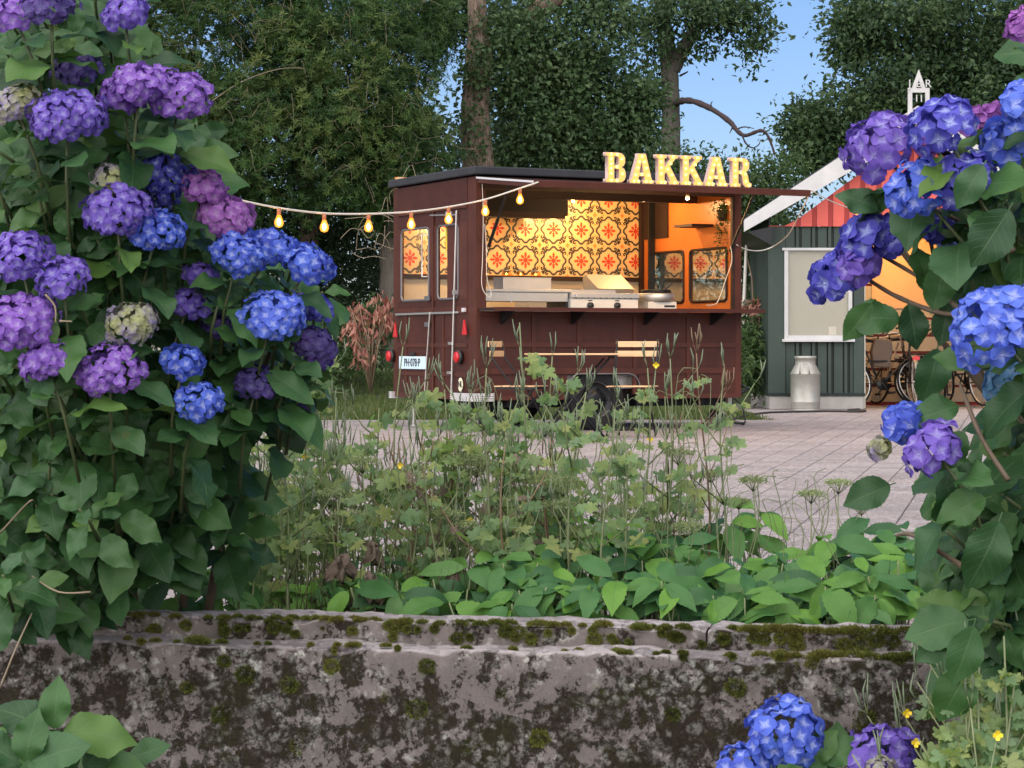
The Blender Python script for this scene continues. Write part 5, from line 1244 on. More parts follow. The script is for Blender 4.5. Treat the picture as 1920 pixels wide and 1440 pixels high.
# ================================================================ LEAVES, FLOWERS
def leaf_mesh(name, mat, wid=.62, nx=4, ny=12, ser=.02, fold=.25, droop=.35, wave=.03, seed=1, tip=1.6, curl=.1, petiole=.12):
    "a leaf 1 long (blade) with petiole, pointing along +y, upper side +z"
    r = random.Random(seed); vs, uvs, fs = [], [], []
    ph = r.uniform(0, 6)
    for j in range(ny+1):
        v = j/ny
        w = (math.sin(math.pi*min(1, v**.92))**.72)*(1-.45*max(0, v-.72)/.28)*wid/2 if v < 1 else 0
        w = max(w, .004); side = r.uniform(-1, 1)
        for i in range(-nx, nx+1):
            u = i/nx; ww = w*(1+(ser*(1 if j % 2 else -1) if abs(i) == nx and 0 < j < ny else 0)*2.2)
            x = u*ww; z = abs(u)**1.3*ww*fold - droop*v*v*.5 - curl*abs(u)**2.5*ww + wave*math.sin(v*11+ph+(0 if u > 0 else 2))*abs(u)*w*4 + .018*math.sin((v-abs(u)*.28)*math.pi*2*7)*abs(u)*(1-abs(u))*wid
            y = v*(1-.12*droop*v)+.06*abs(u)*0; vs.append((x, y+petiole, z)); uvs.append((u, v))
    m = 2*nx+1
    for j in range(ny):
        for i in range(2*nx): fs.append((j*m+i, j*m+i+1, (j+1)*m+i+1, (j+1)*m+i))
    k = len(vs)
    for (yy, zz) in ((0, 0), (petiole*1.1, 0)):
        vs += [(-.012, yy, zz), (.012, yy, zz), (.0, yy, zz-.018)]; uvs += [(0, 0)]*3
    fs += [(k, k+1, k+4, k+3), (k+1, k+2, k+5, k+4), (k+2, k, k+3, k+5)]
    return np_mesh(name, vs, fs, mat, obj=False, smooth=True, uv=uvs)
def big_leaf_mat(name, cols, vein, rough=.38, trans=.22, nv=7.5, joined=False, back=(.09, .13, .06)):
    t = NT(name); uv = t.node('ShaderNodeUVMap').outputs[0]; sp = t.node('ShaderNodeSeparateXYZ', i_0=uv)
    au = t.math('ABSOLUTE', sp.outputs[0]); v = sp.outputs[1]
    mid = t.math('SUBTRACT', 1, t.step(au, .02, .06))
    sv = t.math('ABSOLUTE', t.math('SUBTRACT', t.math('FRACT', t.math('MULTIPLY', t.math('SUBTRACT', v, t.math('MULTIPLY', au, .28)), nv)), .5))
    side = t.math('MULTIPLY', t.math('SUBTRACT', 1, t.step(sv, .03, .09)), .55)
    vm = t.math('MAXIMUM', mid, side)
    if joined: rn = t.node('ShaderNodeAttribute', attribute_name='rnd').outputs['Fac']
    else: rn = t.node('ShaderNodeObjectInfo').outputs['Random']
    c = t.ramp(rn, [(i/(len(cols)-1), k) for i, k in enumerate(cols)])
    n = t.noise(t.pos, 22, 4, .6); c = t.mix(t.math('MULTIPLY', n, .6), c, t.mix(1.0, c, (.55, .6, .5), 'MULTIPLY'))
    n3 = t.noise(t.pos, 9, 4, .7); c = t.mix(t.math('MULTIPLY', t.step(n3, .70, .76), .5), c, (.16, .11, .04))
    c = t.mix(t.math('MULTIPLY', vm, .38), c, vein)
    bump = t.math('SUBTRACT', t.math('MULTIPLY', t.noise(t.pos, 260, 2), .25), t.math('MULTIPLY', vm, .8))
    bf = t.node('ShaderNodeNewGeometry').outputs['Backfacing']
    c = t.mix(t.math('MULTIPLY', bf, .5), c, back)
    t.bsdf(c, rough+.08, 0, bump, .35, .002, .28); tr_ = t.node('ShaderNodeBsdfTranslucent'); t.set(tr_.inputs[0], t.mix(1.0, c, (1.0, 1.3, .5), 'MULTIPLY'))
    mx = t.node('ShaderNodeMixShader'); mx.inputs[0].default_value = trans; t.l.new(t.b.outputs[0], mx.inputs[1]); t.l.new(tr_.outputs[0], mx.inputs[2]); t.l.new(mx.outputs[0], t.out.inputs[0])
    return t.m
hyd_cols = [(.022, .064, .024), (.040, .108, .034), (.058, .140, .038), (.048, .115, .050), (.105, .195, .035)]
hyd_leaf = big_leaf_mat('hydrangea_leaf', hyd_cols, (.10, .17, .07)); hyd_leaf_j = big_leaf_mat('hydrangea_leaf_deep', hyd_cols[:4], (.08, .14, .05), joined=True)
HL = [leaf_mesh('hydrangea_leaf', hyd_leaf, .60+.05*(k % 3), 4, 20, .012, .20+.12*(k % 2), .25+.18*k, .03+.01*k, k+1) for k in range(5)]
simple('green_stem', (.07, .09, .03), .6, 0, .3, 30); simple('brown_stem', (.12, .085, .055), .7, 0, .3, 30)
def petal_mat(name, a, b_, centre=(.45, .52, .80)):
    t = NT(name); uv = t.node('ShaderNodeUVMap').outputs[0]; v = t.node('ShaderNodeSeparateXYZ', i_0=uv).outputs[1]; u = t.node('ShaderNodeSeparateXYZ', i_0=uv).outputs[0]
    n = t.noise(t.pos, 16, 3, .6); c = t.mix(t.step(n, .38, .62), a, b_)
    rn = t.node('ShaderNodeObjectInfo').outputs['Random']
    c = t.mix(t.math('MULTIPLY', rn, .25), c, t.mix(1.0, c, (1.3, 1.2, 1.15), 'MULTIPLY'))
    c = t.mix(t.math('MULTIPLY', t.math('SUBTRACT', 1, t.step(v, .05, .42)), .75), c, centre)
    vn = t.math('ABSOLUTE', t.math('SINE', t.math('MULTIPLY', u, 9)))
    c = t.mix(t.math('MULTIPLY', t.math('SUBTRACT', 1, vn), .14), c, t.mix(1.0, c, (1.5, 1.5, 1.3), 'MULTIPLY'))
    t.bsdf(c, .55, 0, t.noise(t.pos, 300, 2), .1, .001, .25); tr_ = t.node('ShaderNodeBsdfTranslucent'); t.set(tr_.inputs[0], c)
    mx = t.node('ShaderNodeMixShader'); mx.inputs[0].default_value = .3; t.l.new(t.b.outputs[0], mx.inputs[1]); t.l.new(tr_.outputs[0], mx.inputs[2]); t.l.new(mx.outputs[0], t.out.inputs[0])
    MAT[name] = t.m
petal_mat('petal_blue', (0.065, 0.100, 0.503), (0.084, 0.150, 0.584)); petal_mat('petal_deep', (0.065, 0.066, 0.373), (0.091, 0.087, 0.471)); petal_mat('petal_violet', (0.137, 0.087, 0.422), (0.190, 0.114, 0.487), (0.386, 0.359, 0.649))
petal_mat('petal_purple', (0.190, 0.087, 0.406), (0.258, 0.122, 0.487), (0.462, 0.359, 0.649)); petal_mat('petal_pink', (0.280, 0.100, 0.389), (0.356, 0.142, 0.422), (0.500, 0.323, 0.568)); petal_mat('petal_bright', (0.084, 0.135, 0.600), (0.114, 0.192, 0.665)); petal_mat('petal_bud', (0.325, 0.344, 0.162), (0.296, 0.247, 0.422), (0.424, 0.443, 0.203)); petal_mat('petal_teal', (0.084, 0.205, 0.340), (0.129, 0.247, 0.487), (0.236, 0.359, 0.487)); petal_mat('petal_dusk', (0.061, 0.045, 0.178), (0.107, 0.066, 0.259), (0.160, 0.150, 0.324))
def floret_data(seed, cup=.25):
    r = random.Random(seed); vs, uvs, fs = [], [], []
    for k in range(4):
        a = k*math.pi/2+r.uniform(-.12, .12); ca_, sa_ = math.cos(a), math.sin(a); tw_ = r.uniform(-.25, .25); dr = r.uniform(-.5, .3); b0 = len(vs)
        zo = .02*k
        for j in range(5):
            v = j/4; w = (.10, .46, .62, .56, .26)[j]
            for i in range(-2, 3):
                u = i/2; x = v*1.0-.10*abs(u)**2*(v > .8); y = u*w*.95; z = zo+cup*v*(1-v)*1.6+dr*v*v*.45+abs(u)**2*w*.22+tw_*u*v*.4+.03*math.sin(u*6+k)*v
                vs.append((x*ca_-y*sa_, x*sa_+y*ca_, z)); uvs.append((u, v))
        for j in range(4):
            for i in range(4): fs.append((b0+j*5+i, b0+j*5+i+1, b0+(j+1)*5+i+1, b0+(j+1)*5+i))
    b0 = len(vs)                                   # the little centre bead
    for (z, r_) in ((.0, .09), (.09, .08), (.13, .0)):
        for q in range(5): vs.append((r_*math.cos(q*1.257), r_*math.sin(q*1.257), z+.04)); uvs.append((0, 0))
    for lvl in range(2):
        for q in range(5): fs.append((b0+lvl*5+q, b0+lvl*5+(q+1) % 5, b0+lvl*5+5+(q+1) % 5, b0+lvl*5+5+q))
    return np.array(vs, dtype=float), np.array(fs), np.array(uvs)
FD = [floret_data(k) for k in range(4)]
FM = {}
def floret_me(k, mname):
    if (k, mname) not in FM: FM[(k, mname)] = np_mesh('floret', FD[k][0], FD[k][1], MAT[mname], obj=False, smooth=True, uv=FD[k][2])
    return FM[(k, mname)]
def basis(z, roll=0.0):
    z = Vector(z).normalized(); x = z.orthogonal().normalized(); x = Matrix.Rotation(roll, 3, z) @ x; y = z.cross(x)
    return Matrix((x, y, z)).transposed()
def flower_head(root, centre, axis, rad_, mname, seed, individual=False, oblate=.72, fl=.026, cover=1.0):
    rr = random.Random(seed); loc = Vector(centre)-root.location
    Bx = basis(axis); n = int(cover*3.0*(rad_/fl)**2); n = max(16, min(n, 150))
    places = []
    for k in range(n):
        f_ = (k+.5)/n; ph = math.acos(1-f_*1.42); th = k*2.39996
        d = Vector((math.sin(ph)*math.cos(th), math.sin(ph)*math.sin(th), math.cos(ph)*oblate)); q = d*(rad_-fl*.35)*rr.uniform(.84, 1.08)*(1+.20*noise.noise(d*1.7+Vector((seed*3.1, 0, 0)))); q.x *= 1.12
        nrm = Vector((d.x, d.y, d.z/oblate*1.1)).normalized()+Vector((rr.uniform(-.38, .38), rr.uniform(-.38, .38), rr.uniform(-.2, .38)))
        places.append((q, nrm.normalized(), rr.uniform(0, 6.28), fl*rr.uniform(.82, 1.22), rr.randrange(4)))
    if individual:
        h = bpy.data.objects.new('flower_head', None); C.objects.link(h); h.parent = root; h.location = loc
        for q, nr, ro, s_, kk in places:
            link_m('floret', floret_me(kk, mname), Matrix.Translation(Bx @ q) @ (Bx @ basis(nr, ro)).to_4x4() @ Matrix.Scale(s_, 4), h)
        cb = B()
        for q, nr, ro, s_, kk in places[::2]: cb.bar((0, 0, 0) if False else Bx @ Vector((0, 0, -rad_*.5)), Bx @ (q*.97), .0012, 3)
        cb.build('flower_stalks', MAT['green_stem'], h)
        return h
    V_, F_, U_ = [], [], []; off = 0
    for q, nr, ro, s_, kk in places:
        vs, fs, uv = FD[kk]; R3 = np.array((Bx @ basis(nr, ro)))*s_
        V_.append(vs @ R3.T+np.array(Bx @ q)); F_.append(fs+off); U_.append(uv); off += len(vs)
    o = np_mesh('flower_head', np.concatenate(V_), np.concatenate(F_), MAT[mname], root, smooth=True, uv=np.concatenate(U_)); o.location = loc
    return o
def place_leaf(root, pos, d, n, size, mesh=None, name='leaf'):
    d = Vector(d).normalized(); n = Vector(n); x = d.cross(n); x = x.normalized() if x.length > 1e-5 else d.orthogonal().normalized(); z = x.cross(d).normalized()
    Mx = Matrix((x, d, z)).transposed().to_4x4()
    return Matrix.Translation(Vector(pos)-root.location) @ Mx @ Matrix.Scale(size, 4)
class Bush:
    "gathers leaf placements: the nearest 300 become parts, the deeper ones one joined part"
    def __init__(s, root, seed): s.root = root; s.L = []; s.stems = B(); s.r = random.Random(seed); s.nst = 0
    def leaf(s, pos, d, n, size): s.L.append((Vector(pos), place_leaf(s.root, pos, d, n, size), s.r.randrange(len(HL)), size))
    def shoot(s, tip, axis, nodes=3, size=.13, gap=.05, spread=1.0, stemlen=.3, first=0):
        tip = Vector(tip); ax = Vector(axis).normalized(); Bx = basis(ax, s.r.uniform(0, 3.14)); rr = s.r
        for k in range(first, nodes):
            p0 = tip-ax*(gap*k+.006)
            for q in range(2):
                a = (k % 2)*math.pi/2+q*math.pi+rr.uniform(-.35, .35)
                rdir = Bx @ Vector((math.cos(a), math.sin(a), 0)); up = (.75, .35, .12, -.05)[min(k, 3)]+rr.uniform(-.2, .2)
                d = (rdir*spread+ax*up+Vector((0, 0, -.12))).normalized(); nn = (ax-d*ax.dot(d)+Vector((rr.uniform(-.6, .6), rr.uniform(-.5, .3), rr.uniform(-.3, .5))))
                sz_ = size*(.55+.28*k if k < 2 else 1.0)*rr.uniform(.75, 1.15); s.leaf(p0, d, nn, sz_)
        if stemlen: 
            pts = [tip, tip-ax*stemlen*.5, tip-ax*stemlen*.8+Vector((0, .05, -stemlen*.35))]
            s.stems.tube([p-s.root.location for p in pts], [.003, .0035, .004], 5)
    def finish(s, limit=300):
        cy = lambda p: p.y
        s.L.sort(key=lambda q: q[0].y-q[3]*1.5)
        for pos, Mx, k, size in s.L[:limit]: link_m('leaf', HL[k], Mx, s.root)
        rest = s.L[limit:]
        if rest:
            data = []
            for m in HL:
                n = len(m.vertices); a = np.empty(n*3); m.vertices.foreach_get('co', a); f4 = np.array([list(p.vertices) for p in m.polygons]); 
                uvv = np.zeros((n, 2)); lv = np.empty(len(m.loops), dtype=int); m.loops.foreach_get('vertex_index', lv); lu = np.empty(len(m.loops)*2); m.uv_layers[0].data.foreach_get('uv', lu); uvv[lv] = lu.reshape(-1, 2); data.append((a.reshape(-1, 3), f4, uvv))
            V_, F_, U_, R_ = [], [], [], []; off = 0
            for pos, Mx, k, size in rest:
                a, f4, uvv = data[k]; A = np.array(Mx); V_.append(a @ A[:3, :3].T+A[:3, 3]); F_.append(f4+off); U_.append(uvv); R_.append(np.full(len(f4), s.r.random())); off += len(a)
            tag(np_mesh('deep_leaves', np.concatenate(V_), np.concatenate(F_), hyd_leaf_j, s.root, rnd=np.concatenate(R_), smooth=True, uv=np.concatenate(U_)), kind='stuff')
        if s.stems.v: tag(s.stems.build('stems', MAT['green_stem'], s.root, True), kind='stuff')
def in_poly(px, py, poly): return inside((px, py), poly)
def do_bush(root, seed, heads, poly, dfun, nshoot, size, indiv, lean, nodes=3, limit=300, depth=.9):
    b_ = Bush(root, seed); rr = random.Random(seed+1)
    for k, h in enumerate(heads):
        px, py, w, mname = h[:4]; w = w*(1.06 if not indiv else 1.04); Y = dfun(px, py)+(h[4] if len(h) > 4 else 0); c = P(px, py, Y); r3 = w/2*Y/F
        ax = Vector((lean(px)+rr.uniform(-.15, .15), -.45+rr.uniform(-.15, .1), .85)).normalized()
        fl = (h[5] if len(h) > 5 else (.0205 if indiv else .0155))
        flower_head(root, c-ax*r3*.2, ax, r3, MAT and mname, seed*100+k, indiv, .74, fl*(.8 if mname == 'petal_bud' else 1))
        if not (len(h) > 6 and h[6] == 0): b_.shoot(c-ax*(r3*.62), ax+Vector((0, .25, 0)), nodes, size*rr.uniform(.9, 1.1), .045, 1.0, .2, 1)
    xs_ = [q[0] for q in poly]; ys_ = [q[1] for q in poly]; n = 0; tries = 0
    while n < nshoot and tries < nshoot*60:
        tries += 1; px, py = rr.uniform(min(xs_), max(xs_)), rr.uniform(min(ys_), max(ys_))
        if not in_poly(px, py, poly): continue
        Y0 = dfun(px, py); Y = Y0+.06+depth*rr.random()**1.3; c = P(px, py, Y)
        bad = False
        for h in heads:
            if Y < Y0+.25 and abs(h[0]-px) < h[2]*.62 and abs(h[1]-py) < h[2]*.5: bad = True
        if bad: continue
        ax = Vector((lean(px)*1.2+rr.uniform(-.5, .5), -.75+rr.uniform(-.35, .35), .65+rr.uniform(-.4, .4))); b_.shoot(c, ax, nodes, size*rr.uniform(.75, 1.25), .045, 1, .12); n += 1
    return b_
# ---------------------------------------------------------------- left hydrangea
lroot = thing('hydrangea_bush', 'big hydrangea with purple, violet and blue flower heads filling the left side', 'hydrangea', (-1.05, 5.5, .06))
dl = lambda px, py: 4.45+.35*max(0, (px-150)/450)+.25*max(0, (py-700)/500)
LH_ = [(20, 15, 90, 'petal_purple'), (95, 2, 90, 'petal_dusk'), (232, 18, 85, 'petal_violet', .15), (262, 148, 105, 'petal_purple'), (335, 168, 115, 'petal_purple'), (228, 172, 90, 'petal_purple', .05), (125, 208, 135, 'petal_violet'), (25, 188, 85, 'petal_bud'),
       (310, 318, 105, 'petal_deep', .1), (205, 333, 75, 'petal_bud', .05), (218, 385, 115, 'petal_violet'), (295, 425, 100, 'petal_blue'), (383, 345, 82, 'petal_pink', .05), (425, 398, 100, 'petal_pink', .05), (450, 468, 100, 'petal_blue'), (515, 458, 90, 'petal_blue', .08), (582, 488, 92, 'petal_blue'),
       (35, 470, 115, 'petal_violet'), (115, 513, 92, 'petal_violet'), (38, 590, 130, 'petal_purple'), (82, 668, 95, 'petal_purple'), (378, 512, 55, 'petal_violet', .1), (355, 565, 65, 'petal_violet', .12), (205, 683, 115, 'petal_purple'), (250, 598, 92, 'petal_bud'), (345, 672, 74, 'petal_blue'),
       (375, 748, 85, 'petal_blue', -.05), (512, 583, 115, 'petal_bright'), (592, 572, 68, 'petal_deep', .1), (592, 640, 78, 'petal_dusk', .1), (600, 668, 50, 'petal_violet', .12), (485, 710, 78, 'petal_dusk', .08), (408, 605, 50, 'petal_dusk', .15), (570, 758, 46, 'petal_dusk', .2), (142, 122, 85, 'petal_dusk', .2), (305, 365, 60, 'petal_deep', .15)]
LP_ = [(-60, -40), (215, -40), (250, 60), (215, 130), (370, 200), (365, 270), (330, 300), (470, 420), (605, 500), (615, 600), (600, 700), (520, 740), (480, 790), (440, 860), (320, 900), (280, 1000), (230, 1070), (180, 1120), (-60, 1150)]
lb_ = do_bush(lroot, 31, LH_, LP_, dl, 290, .112, False, lambda px: -.2+.7*px/600, 3, 300, .8)
rq = random.Random(5)
for k in range(46):
    px = rq.uniform(-20, 440); py = rq.uniform(740, 1110 if px < 220 else 1000)
    lb_.shoot(P(px, py, rq.uniform(4.5, 5.1) if px < 260 else rq.uniform(5.0, 5.4)), (rq.uniform(-.3, .4), -.7, .55), 3, .112, .045, 1, .1)
lb_.finish()
# woody stems of the left bush
for k, (x, px, py) in enumerate(((-.9, 100, 500), (-1.1, 200, 300), (-1.0, 60, 200), (-.8, 400, 620), (-.9, 150, 80), (-.75, 520, 620))):
    q = P(px, py, dl(px, py)+.35); o = limb([(x, 5.5, .05), tuple(Vector((x, 5.4, .1)).lerp(q, .5)+Vector((0, 0, .05))), tuple(q)], .012, .005, 'woody_stem', MAT['brown_stem'], None, 6, k); localise(lroot, o)
# dead twigs poking out
for k, pts in enumerate(([(0, 1290, 4.5), (30, 1215, 4.5), (60, 1150, 4.55)], [(85, 552, 4.3), (103, 575, 4.3), (104, 605, 4.3)], [(112, 602, 4.3), (135, 603, 4.3)], [(0, 1000, 4.5), (50, 945, 4.4), (62, 938, 4.4)], [(170, 1110, 4.5), (110, 1110, 4.5), (60, 1080, 4.6)])):
    o = limb([px3(*q) for q in pts], .0022, .0014, 'dry_twig', MAT['pale_twig'], None, 6, k); localise(lroot, o)
# ---------------------------------------------------------------- right hydrangea
rroot = thing('hydrangea_bush', 'hydrangea with large blue and violet flower heads hanging in from the right edge', 'hydrangea', (1.15, 4.4, -.72))
dr_ = lambda px, py: 3.75+.35*max(0, (1750-px)/250)
RH_ = [(1640, 262, 138, 'petal_violet'), (1758, 228, 132, 'petal_deep'), (1712, 345, 120, 'petal_blue'), (1802, 322, 118, 'petal_deep', .03), (1822, 225, 50, 'petal_pink', .3), (1862, 216, 42, 'petal_pink', .3), (1735, 258, 50, 'petal_pink', .12), (1918, 180, 84, 'petal_bright'), (1885, 262, 110, 'petal_blue', .1), (1918, 40, 66, 'petal_pink', .1),
       (1615, 440, 108, 'petal_deep', .05, .0235, 0), (1672, 432, 80, 'petal_deep', .12, .0235, 0), (1560, 512, 100, 'petal_deep', 0, .0235, 0), (1600, 490, 80, 'petal_violet', .03, .0235, 0), (1750, 420, 60, 'petal_deep', .2, .0235, 0), (1775, 478, 40, 'petal_deep', .3, .0235, 0), (1855, 482, 45, 'petal_deep', .35, .0235, 0), (1850, 600, 165, 'petal_bright', -.1), (1920, 580, 120, 'petal_bright', -.05),
       (1885, 708, 85, 'petal_teal', .1), (1690, 787, 76, 'petal_blue', 0, .0235, 0), (1742, 832, 112, 'petal_violet', -.05), (1648, 838, 40, 'petal_bud', .1, .02, 0)]
RP_ = [(1990, -20), (1960, 100), (1900, 300), (1830, 350), (1800, 440), (1815, 540), (1850, 600), (1870, 680), (1860, 790), (1790, 880), (1740, 930), (1730, 1000), (1740, 1060), (1800, 1180), (1900, 1220), (1990, 1230)]
rb_ = do_bush(rroot, 57, RH_, RP_, dr_, 115, .125, True, lambda px: -.75, 3, 300, .9)
# single large leaves the photograph shows clearly
for (px, py, dx, dz, sz_, Y, nx_) in [(1655, 400, -.55, .35, .115, 3.95, 0), (1690, 360, -.8, -.3, .10, 3.97, .1), (1640, 560, -.65, -.9, .12, 3.95, .5), (1700, 600, -.9, .1, .14, 3.95, 0), (1740, 560, -.1, 1, .13, 3.95, .3), (1760, 470, .45, .9, .12, 3.95, -.2), (1745, 590, .3, 1, .12, 3.9, .2), (1780, 560, -.2, -.9, .11, 3.95, 0), (1700, 560, .2, -.9, .12, 3.95, 0), (1760, 640, -.2, -1, .15, 3.95, .2), (1860, 930, -1, -.3, .13, 3.7, 0), (1680, 905, -.95, -.35, .13, 3.9, .2), (1770, 880, .2, -1, .14, 3.75, .3), (1810, 760, -.95, -.15, .13, 3.8, 0), (1815, 800, -.6, -.8, .12, 3.75, .1),
                                   (1830, 1160, -.9, -.15, .16, 3.75, 0), (1800, 1180, -.8, -.5, .12, 3.75, .1), (1830, 1160, -.35, -1, .15, 3.7, .3), (1820, 1240, -.5, -1, .15, 3.75, .2), (1880, 960, -.4, -1, .18, 3.6, .2), (1900, 380, -.6, -.9, .16, 3.6, .2), (1850, 300, -.5, -.7, .12, 3.65, 0), (1850, 690, -.8, .3, .12, 3.8, 0)]:
    rb_.leaf(P(px, py, Y), (dx, -.15, dz), (nx_, -.9, .45), sz_*.70)
rb_.finish()
for k, (px, py) in enumerate(((1640, 400), (1750, 620), (1860, 720), (1750, 900), (1830, 400), (1850, 1100))):
    q = P(px, py, dr_(px, py)+.25); o = limb([(1.15, 4.4, -.7), tuple(Vector((1.12, 4.3, -.1))), tuple(Vector((1.12, 4.2, .3)).lerp(q, .5)), tuple(q)], .012, .005, 'woody_stem', MAT['brown_stem'], None, 6, k); localise(rroot, o)
for k, pts in enumerate(([(1900, 470, 3.8), (1850, 440, 3.85), (1790, 410, 3.9), (1720, 375, 4.0)], [(1810, 1065, 3.7), (1770, 1040, 3.75), (1710, 1003, 3.8), (1680, 1004, 3.8)], [(1890, 650, 3.8), (1800, 580, 3.9), (1740, 530, 3.95), (1640, 470, 4.05), (1630, 450, 4.05)], [(1900, 560, 3.85), (1790, 590, 3.9), (1690, 560, 4.0), (1620, 520, 4.05), (1590, 510, 4.1)], [(1890, 900, 3.7), (1840, 820, 3.75), (1800, 720, 3.8)])):
    o = limb([px3(*q) for q in pts], .0055, .003, 'woody_stem', MAT['brown_stem'], None, 6, k); localise(rroot, o)
# ---------------------------------------------------------------- low hydrangeas before the wall
broot = thing('hydrangea_bush', 'low hydrangea in front of the wall with three blue heads at the bottom edge', 'hydrangea', (.42, 4.2, -.72))
bb_ = do_bush(broot, 77, [(1478, 1362, 138, 'petal_blue', 0, .019), (1405, 1432, 110, 'petal_blue', 0, .019), (1655, 1412, 138, 'petal_violet', 0, .021), (1655, 1438, 60, 'petal_bud', -.08, .014)], [(1400, 1440), (1560, 1400), (1740, 1420), (1760, 1500), (1400, 1500)], lambda px, py: 4.0, 5, .13, True, lambda px: 0.1, 2, 300, .3)
for (px, py, dx, dz, s_) in ((1540, 1440, .8, .75, .085), (1745, 1430, .6, .3, .10), (1560, 1440, -.6, .5, .09), (1510, 1440, .6, .9, .08)): bb_.leaf(P(px, py, 4.0), (dx, -.2, dz), (0, -.8, .5), s_)
bb_.finish()
croot = thing('hydrangea_shoot', 'flowerless hydrangea shoots with broad leaves at the lower left corner', 'plant', (-.9, 4.3, -.72))
cb_ = Bush(croot, 91)
for px, py, Y in ((-20, 1400, 4.3), (60, 1500, 4.1)): cb_.shoot(P(px, py, Y), (.1, -.6, .9), 3, .13, .04)
for (x0_, y0_, Y_, ls) in ((100, 1378, 4.2, ((-1, .75, .115), (.1, 1, .10), (1, .15, .14), (.2, -.6, .07))), (45, 1440, 4.15, ((-.8, .7, .11), (.9, .5, .12), (.2, 1, .1))), (150, 1450, 4.25, ((1, .2, .12), (.7, .9, .1), (-.5, .8, .1))), (230, 1425, 4.3, ((1, .4, .09), (-.9, .2, .1)))):
    for dx, dz, s_ in ls: cb_.leaf(P(x0_, y0_, Y_), (dx, -.25, dz), (.1, -.75, .6), s_)
cb_.finish()
# ================================================================ WEEDS BETWEEN WALL AND PAVING
def lobed_mesh(name, mat, seed, lobes=5, n=44):
    r = random.Random(seed); vs = [(0, .42, .02)]; uvs = [(0, .4)]; fs = []
    for k in range(n):
        a = 2*math.pi*k/n; q = .19+.26*abs(math.cos(a*lobes/2+.4))**.9+.035*math.sin(a*17+seed)+.10*math.cos(a-math.pi/2)
        x, y = math.cos(a)*q, .42+math.sin(a)*q*1.15; vs.append((x, y, .05*math.sin(a*3+seed)-.12*abs(x)-.10*max(0, y-.5))); uvs.append((x*2, y))
    for k in range(n): fs.append((0, 1+k, 1+(k+1) % n))
    b0 = len(vs); vs += [(-.012, 0, 0), (.012, 0, 0), (0, .4, .015)]; uvs += [(0, 0)]*3; fs.append((b0, b0+1, b0+2))
    return np_mesh(name, vs, fs, mat, obj=False, smooth=True, uv=uvs)
cel_leaf = big_leaf_mat('celandine_leaf', [(.17, .27, .13), (.22, .33, .17), (.27, .38, .17), (.32, .41, .16), (.40, .43, .16), (.24, .34, .21)], (.22, .26, .14), .6, .45, 4, back=(.26, .32, .16))
gout_leaf = big_leaf_mat('ground_elder_leaf', [(.040, .115, .045), (.060, .17, .055), (.085, .21, .050), (.15, .32, .045), (.075, .17, .075)], (.10, .17, .07), .42, .25, 7)
CL = [lobed_mesh('celandine_leaf', cel_leaf, k, 5+k % 2) for k in range(4)]
GL = [leaf_mesh('elder_leaflet', gout_leaf, .38+.05*k, 3, 22, .022, .28, .5+.4*k, .03, 20+k, petiole=.06) for k in range(3)]
simple('weed_stem', (.18, .21, .10), .7, 0, .3, 40); simple('dry_stem', (.20, .13, .08), .8, 0, .3, 40); simple('pod_green', (.16, .20, .12), .6, 0, .3, 60); simple('petal_yellow', (.85, .60, .02), .5)
dry_leaf = simple('dry_leaf', (.13, .095, .07), .8, 0, .4, 30)
